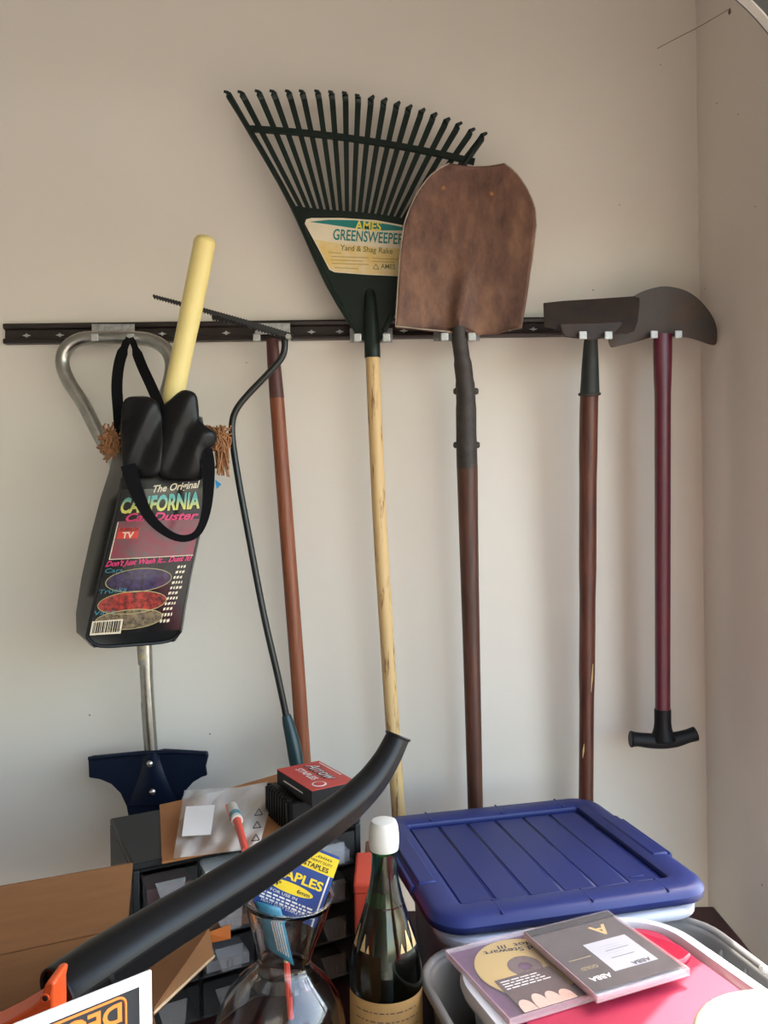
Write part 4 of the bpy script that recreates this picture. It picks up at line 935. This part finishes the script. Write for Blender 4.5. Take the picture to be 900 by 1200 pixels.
# ------------------------------------------------------------------ blue lidded bin
ly = math.radians(13.2); L1 = V((math.cos(ly), math.sin(ly), 0)); L2 = V((-math.sin(ly), math.cos(ly), 0))
LC = V((0.2085, 1.210, -0.509)); LW, LD = 0.392, 0.362
tilt = 0.0
def LP(x, y, z): return LC + L1 * x + L2 * y + EZ * z
def lid_ring(inset, z, r): return [LP(a, b, z) for a, b in rrect(LW - 2 * inset, LD - 2 * inset, max(r - inset, 0.006), 8)]
t = thing('storage_bin', 'milky clear storage bin under the blue lid', 'bin', LC + V((0.0, 0.012, TZ + 0.509)))
by2 = math.radians(14.5); S1 = V((math.cos(by2), math.sin(by2), 0)); S2 = V((-math.sin(by2), math.cos(by2), 0)); SCn = V((0.209, 1.193, 0))
def bin_ring(w_, d_, z, r): return [SCn + S1 * a + S2 * b + EZ * z for a, b in rrect(w_, d_, r, 8)]
rz = -0.5335
obj('bin_body', MB().loft([bin_ring(0.29, 0.225, TZ + 0.001, 0.03), bin_ring(0.31, 0.243, rz - 0.022, 0.04), bin_ring(0.312, 0.246, rz - 0.004, 0.04)], caps=False).add(bin_ring(0.29, 0.225, TZ + 0.001, 0.03), [tuple(range(36))]), 'bin', t, solid=0.0022, smooth=50)
obj('bin_rim', MB().loft([bin_ring(0.312, 0.246, rz - 0.004, 0.04), bin_ring(0.362, 0.327, rz, 0.05), bin_ring(0.370, 0.335, rz - 0.004, 0.05), bin_ring(0.370, 0.335, rz - 0.013, 0.05)], caps=False), 'bin', t, solid=0.002, smooth=50)
t = thing('bin_lid', 'dark blue plastic lid resting askew on the clear bin', 'lid', LC + V((0, 0, -0.019)))
obj('lid_body', MB().loft([lid_ring(0.000, -0.0185, 0.045), lid_ring(-0.001, -0.010, 0.045), lid_ring(0.004, -0.003, 0.045), lid_ring(0.012, 0.0, 0.045), lid_ring(0.036, 0.0, 0.05), lid_ring(0.043, -0.003, 0.05), lid_ring(0.046, -0.010, 0.05)], caps=False).add(lid_ring(0.046, -0.010, 0.05), [tuple(range(36))]), 'blue', t, solid=0.002, smooth=35)
for k in range(6):
    x = -0.146 + 0.0490 * k
    obj('ridge', MB().box(LP(x, -LD / 2 + 0.055, -0.0100), L1 * 0.0445, L2 * (LD - 0.104), EZ * 0.0022), 'blue', t, bevel=0.0012)
for sx in (-1, 1):
    obj('latch', MB().box(LP(sx * (LW / 2 - 0.018) - 0.013, -0.075, -0.004), L1 * 0.026, L2 * 0.15, EZ * 0.007), 'blue', t, bevel=0.003)
    obj('latch_lip', MB().box(LP(sx * (LW / 2 + 0.002) - 0.003, -0.07, -0.017), L1 * 0.006, L2 * 0.14, EZ * 0.015), 'blue', t, bevel=0.002)
for y_ in (-LD / 2 + 0.0035, LD / 2 - 0.0245 - 0.0185):
    for x in (-0.11, 0.015, 0.125):
        obj('rim_rib', MB().box(LP(x, y_, -0.001), L1 * 0.003, L2 * 0.038, EZ * 0.0022), 'blue', t, bevel=0.0008)
obj('moulded_mark', MB().box(LP(0.105, -0.115, -0.0098), L1 * 0.022, L2 * 0.005, EZ * 0.0035), 'blue', t, bevel=0.001)
obj('moulded_mark', MB().box(LP(-0.105, -0.128, -0.0098), L1 * 0.022, L2 * 0.004, EZ * 0.0035), 'blue', t, bevel=0.001)

# ------------------------------------------------------------------ grey tote
gy = math.radians(15); G1 = V((math.cos(gy), math.sin(gy), 0)); G2 = V((-math.sin(gy), math.cos(gy), 0))
GR = -0.556; GW, GD = 0.405, 0.66
gbl = V((0.022, 1.004, 0)); GC = gbl + G1 * GW / 2 - G2 * GD / 2
def gring(w_, d_, z, r): return [GC + G1 * a + G2 * b + EZ * z for a, b in rrect(w_, d_, r, 8)]
t = thing('grey_tote', 'grey plastic tote with ribbed walls holding the red-lidded tub', 'tote', GC + V((0, 0, TZ)))
obj('tote_body', MB().loft([gring(GW - 0.05, GD - 0.05, TZ + 0.001, 0.05), gring(GW - 0.020, GD - 0.020, GR - 0.006, 0.065), gring(GW - 0.016, GD - 0.016, GR, 0.065)], caps=False).add(gring(GW - 0.05, GD - 0.05, TZ + 0.001, 0.05), [tuple(range(36))]), 'grey_bin', t, solid=0.0025, smooth=50)
obj('tote_rim', MB().tube(gring(GW - 0.006, GD - 0.006, GR, 0.07) + gring(GW - 0.006, GD - 0.006, GR, 0.07)[:1], 0.0058, seg=10, caps=False), 'grey_bin', t)
for k in range(9):
    yk = GD / 2 - 0.085 - k * 0.045
    p = GC + G1 * (GW / 2 - 0.0130) + G2 * yk
    obj('wall_rib', MB().tube([p + EZ * (GR - 0.008), p - G1 * 0.001 + EZ * (GR - 0.022), p - G1 * 0.0135 + EZ * (TZ + 0.01)], [0.001, 0.0072, 0.0085], seg=10), 'grey_bin', t)
for k in range(3):
    p = GC + G1 * (GW / 2 - 0.075 - 0.06 * k) + G2 * (GD / 2 - 0.0130)
    obj('wall_rib', MB().tube([p + EZ * (GR - 0.008), p - G2 * 0.001 + EZ * (GR - 0.022), p - G2 * 0.0135 + EZ * (TZ + 0.01)], [0.001, 0.0072, 0.0085], seg=10), 'grey_bin', t)

# ------------------------------------------------------------------ milky tub with red lid
ty2 = math.radians(20.5); K1 = V((math.cos(ty2), math.sin(ty2), 0)); K2 = V((-math.sin(ty2), math.cos(ty2), 0))
KW, KD = 0.308, 0.50; PZ = -0.531
kbl = V((0.057, 0.952, 0)); KC = kbl + K1 * KW / 2 - K2 * KD / 2
def kring(w_, d_, z, r): return [KC + K1 * a + K2 * b + EZ * z for a, b in rrect(w_, d_, r, 10)]
def KP(x, y, z): return KC + K1 * x + K2 * y + EZ * z
t = thing('plastic_tub', 'milky white plastic tub with a red lid inside the grey tote', 'tub', KC + V((0, 0, TZ + 0.004)))
obj('tub_body', MB().loft([kring(KW - 0.06, KD - 0.06, TZ + 0.005, 0.05), kring(KW - 0.028, KD - 0.028, PZ - 0.018, 0.065), kring(KW - 0.006, KD - 0.006, PZ - 0.012, 0.075), kring(KW, KD, PZ - 0.004, 0.078), kring(KW - 0.006, KD - 0.006, PZ + 0.003, 0.075), kring(KW - 0.026, KD - 0.026, PZ + 0.002, 0.06), kring(KW - 0.036, KD - 0.036, PZ - 0.008, 0.055)], caps=False).add(kring(KW - 0.06, KD - 0.06, TZ + 0.005, 0.05), [tuple(range(44))]), 'tub', t, solid=0.002, smooth=55)
lid_o = [KP(a, b, PZ - 0.002) for a, b in rrect(KW - 0.046, KD - 0.050, 0.035, 8)]
obj('red_lid', MB().prism(lid_o, (0, 0, -0.006)), 'pink', t, label='smooth red lid', bevel=0.001)
# raised rounded block at the far right and the long raised panel before it
x0, x1 = -0.05, KW / 2 - 0.026
blk = [(x0, KD / 2 - 0.045), (0.075, KD / 2 - 0.030), (0.098, KD / 2 - 0.038), (x1 - 0.004, KD / 2 - 0.088), (x1 - 0.004, KD / 2 - 0.110), (x1 - 0.020, KD / 2 - 0.118), (x0, KD / 2 - 0.118)]
obj('raised_block', MB().prism([KP(a, b, PZ - 0.002) for a, b in blk], (0, 0, 0.0075)), 'pink_bright', t, label='glossy raised red block', bevel=0.003)
obj('raised_panel', MB().prism([KP(a, b, PZ - 0.0018) for a, b in ((-0.12, KD / 2 - 0.127), (x1 - 0.010, KD / 2 - 0.127), (x1 - 0.010, -KD / 2 + 0.035), (-0.12, -KD / 2 + 0.035))], (0, 0, 0.003)), 'pink', t, bevel=0.001)

# ------------------------------------------------------------------ jewel cases
def jewel(name, label, corner, yaw_, top, thick=0.0095):
    c1 = V((math.cos(yaw_), math.sin(yaw_), 0)); c2 = V((-math.sin(yaw_), math.cos(yaw_), 0))
    W_, D_ = 0.125, 0.142
    o = V((corner[0], corner[1], top)) - c2 * D_                      # front left corner, top
    t = thing(name, label, 'disc case', o + c1 * W_ / 2 + c2 * D_ / 2 - EZ * thick, group='compact disc cases on the red lid')
    P = lambda x, y, z=0.0: o + c1 * x + c2 * y + EZ * z
    def bx(x, y, z, a, b, c): return MB().box(P(x, y, z), c1 * a, c2 * b, EZ * c)
    obj('case_base', bx(0, 0, -thick, W_, D_, 0.0012), 'case_edge', t, smooth=0)
    obj('case_wall', bx(0, 0, -thick + 0.0012, 0.0012, D_, thick - 0.0026), 'case_edge', t, smooth=0)
    obj('case_wall', bx(W_ - 0.0012, 0, -thick + 0.0012, 0.0012, D_, thick - 0.0026), 'case_edge', t, smooth=0)
    obj('case_wall', bx(0, 0, -thick + 0.0012, W_, 0.0012, thick - 0.0026), 'case_edge', t, smooth=0)
    obj('case_wall', bx(0, D_ - 0.0012, -thick + 0.0012, W_, 0.0012, thick - 0.0026), 'case_edge', t, smooth=0)
    obj('case_cover', bx(0, 0, -0.0012, W_, D_, 0.0012), 'case_clear', t, smooth=0, bevel=0.0004)
    return t, P, bx, c1, c2
t, P, bx, c1, c2 = jewel('disc_case', 'clear disc case with gold disc and handwritten title', (Z(522, 1112, -0.5195).x, Z(522, 1112, -0.5195).y), math.radians(23), -0.5195)
obj('tray_card', bx(0.003, 0.003, -0.0072, 0.119, 0.136, 0.0018), 'purple', t, smooth=0)
dcx, dcy = 0.070, 0.079
dsk = obj('disc', MB().lathe([(0.0205, 0.0), (0.058, 0.0), (0.058, 0.0012), (0.0205, 0.0012), (0.0205, 0.0)], P(dcx, dcy, -0.0050), (0, 0, 1), 64), 'gold', t, label='gold recordable disc')
obj('disc_hub', MB().lathe([(0.0078, 0.0), (0.0205, 0.0), (0.0205, 0.0010), (0.0078, 0.0010), (0.0078, 0.0)], P(dcx, dcy, -0.0050), (0, 0, 1), 40), 'hub', dsk)
# handwriting reads from the far side
def hw(s, x0, y0, x1, y1, cap): return text(s, lambda u, v: P(x0 + (x1 - x0) * u, y0 + (y1 - y0) * u, -0.0034) + (-c2 * cap * v) + c1 * 0.0, 'black_ink', dsk, shear=0.15, bold=0.008, name='handwriting')
hw('Rod Stewart', 0.118, 0.108, 0.040, 0.124, 0.0085)
hw('Hot  III', 0.108, 0.121, 0.060, 0.128, 0.0075)
phone_refl = obj('phone_reflection', bx(0.022, 0.0045, -0.0033, 0.072, 0.062, 0.0003), 'brown_print_and_reflection', t, smooth=0, label='painted dark brown reflection of a phone')  # reflection of a held phone, painted as a flat dark patch
random.seed(21)
for r in range(4):
    a = 0.026
    while a < 0.074:
        l = random.uniform(0.004, 0.012); obj('fine_print', bx(a, 0.046 + 0.0045 * r, -0.0029, l, 0.0018, 0.0001), 'white_ink', phone_refl, smooth=0); a += l + 0.0018  # small white dashes on the painted phone reflection
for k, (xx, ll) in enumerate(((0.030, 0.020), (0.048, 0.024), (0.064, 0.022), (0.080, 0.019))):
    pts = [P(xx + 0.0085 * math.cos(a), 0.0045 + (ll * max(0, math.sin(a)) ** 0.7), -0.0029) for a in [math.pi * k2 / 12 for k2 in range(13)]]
    obj('finger_reflection', MB().prism(pts, (0, 0, 0.0001)), 'skin_reflection', phone_refl, smooth=0)  # reflected fingertips painted as pale patches on the dark one
t, P, bx, c1, c2 = jewel('disc_case', 'clear disc case with dark album cover and grey paper slip on top', (Z(610, 1088, -0.5095).x + 0.003, Z(610, 1088, -0.5095).y - 0.004), math.radians(22.5), -0.5095)
alb = obj('album_sheet', bx(0.003, 0.008, -0.0030, 0.119, 0.120, 0.0006), 'album', t, smooth=0, label='dark printed album sheet')
obj('hinge_strip', bx(0.001, 0.1295, -0.0040, 0.123, 0.0118, 0.0026), 'black_ink', t, smooth=0)
obj('inlay_tray', bx(0.003, 0.003, -0.0078, 0.119, 0.125, 0.0022), 'slip', t, smooth=0)
sl = obj('paper_slip', bx(0.047, 0.030, -0.0023, 0.060, 0.058, 0.0004), 'slip', t, smooth=0, label='grey paper slip')
def at(s, x0, y0, x1, cap, m, par, z=-0.0017, **k): return text(s, lambda u, v: P(x0 + (x1 - x0) * u, y0 - cap * v, z), m, par, **k)
at('ABBA', 0.100, 0.0375, 0.074, 0.0062, 'dark_print', sl, bold=0.03)
at('ABBA', 0.040, 0.031, 0.012, 0.0075, 'white_ink', alb, z=-0.0022, bold=0.03)
at('GOLD', 0.037, 0.050, 0.015, 0.0055, 'gold_line', alb, z=-0.0022)
at('A', 0.100, 0.118, 0.076, 0.020, 'gold_ink', alb, z=-0.0022, bold=0.02)
for r in range(6):
    obj('fine_print', bx(0.060 + 0.003 * (r % 2), 0.052 + 0.0048 * r, -0.0018, 0.032 - 0.004 * (r % 3), 0.0007, 0.0001), 'faint_text' if False else 'dark_print', sl, smooth=0) if r in (0, 3) else obj('fine_print', bx(0.062, 0.052 + 0.0048 * r, -0.0018, 0.026, 0.0005, 0.0001), 'zinc', sl, smooth=0)
obj('gold_line', bx(0.012, 0.066, -0.0023, 0.030, 0.0007, 0.0002), 'gold_line', alb, smooth=0)

# ------------------------------------------------------------------ cream bowl in the lower right, white cap
cc = U(940, 1243, 0.60)
t = thing('cream_bowl', 'cream plastic bowl with rolled rim at the lower right', 'bowl', V((cc.x, cc.y, PZ + 0.0015)))
BB = PZ + 0.0015 - cc.z
prof_ = [(0.045, BB), (0.060, BB + 0.03), (0.070, -0.03), (0.074, 0.0), (0.0765, 0.004), (0.0765, 0.0075), (0.073, 0.010), (0.067, 0.009), (0.063, 0.002), (0.060, -0.03), (0.050, BB + 0.035), (0.0001, BB + 0.006)]
obj('bowl_body', MB().lathe(prof_, cc, (0, 0, 1), 56).lathe([(0.0001, BB), (0.045, BB)], cc, (0, 0, 1), 56), 'cream', t, smooth=60)

wr_ = thing('white_rod', 'white plastic rod end lying on the grey tote rim', 'rod', U(905, 1140, 0.93))
obj('rod_end', MB().tube(smoothpath([U(891.5, 1135, 0.945), U(893.5, 1135.5, 0.945), U(905, 1141, 0.94), U(930, 1156, 0.93)], 3), [0.0018, 0.003, 0.0042, 0.0046, 0.0048] + [0.005] * 5, seg=12), 'white_plastic', wr_)

# ------------------------------------------------------------------ garage door track, cobweb, wall specks
ctr = V((0.262, 0, 0.428)); R0 = 0.30
t = thing('door_track', 'white curved garage door track in the upper right corner', 'door track', (0.56, 1.02, -0.3))
def trk(r, y, n=24):
    pts = [V((ctr.x + r, y, -0.5))]
    pts += [V((ctr.x + r * math.cos(a), y, ctr.z + r * math.sin(a))) for a in [math.pi / 2 * k / n for k in range(n + 1)]]
    pts += [V((-0.6, y, ctr.z + r))]
    return pts
def channel(name, r0, r1, ya, yb, m, **k):
    cols = [trk(r, y) for r, y in ((r0, ya), (r0, yb), (r1, yb), (r1, ya))]
    obj(name, MB().loft([[c[q] for c in cols] for q in range(len(cols[0]))]), m, t, smooth=30, **k)
channel('track_flange', R0, R0 + 0.0025, 1.016, 1.030, 'track')
channel('track_web', R0, R0 + 0.052, 1.030, 1.0325, 'track_steel', label='grey galvanized track web')
channel('track_lip', R0 + 0.0495, R0 + 0.052, 1.012, 1.030, 'track_steel')
wa, wb = U(770, 57, D - 0.002), U(866, 10, 1.42); wb.x = min(wb.x, XR - 0.003)
obj('cobweb_strand', MB().tube(smoothpath([wa, wa.lerp(wb, 0.3) + V((0, -0.003, -0.002)), wa.lerp(wb, 0.6) + V((0, 0, -0.002)), wb], 5), 0.0006, seg=5)
    .tube([wb, wb + V((-0.001, 0, -0.006)), wb + V((-0.002, 0, -0.011))], [0.001, 0.0028, 0.0006], seg=6), 'cobweb', label='dusty cobweb strand across the upper right corner', cat='cobweb')
for i, (x, y, r) in enumerate(((695, 340, 0.0016), (726, 240, 0.0012), (289, 425, 0.0014), (105, 838, 0.002), (246, 860, 0.0018), (774, 76, 0.0013))):
    wb_ = bpy.data.objects['wall_back']
    c = U(x, y, D)
    obj('paint_speck', MB().lathe([(0.0001, 0.0006), (r * 0.7, 0.0005), (r, 0)], c, (0, -1, 0), 8), 'scuff', wb_)
for (x, y, r) in ((840, 121, 0.0018), (865, 134, 0.0016), (893, 1037, 0.002), (826, 338, 0.0013), (885, 242, 0.0015)):
    dy, dx = y - 600, x - 450
    a = dx - ROLL * dy; d = XR * F / a
    c = U(x, y, d)
    obj('paint_speck', MB().lathe([(0.0001, 0.0006), (r * 0.7, 0.0005), (r, 0)], c, (-1, 0, 0), 8), 'scuff', bpy.data.objects['wall_right'])
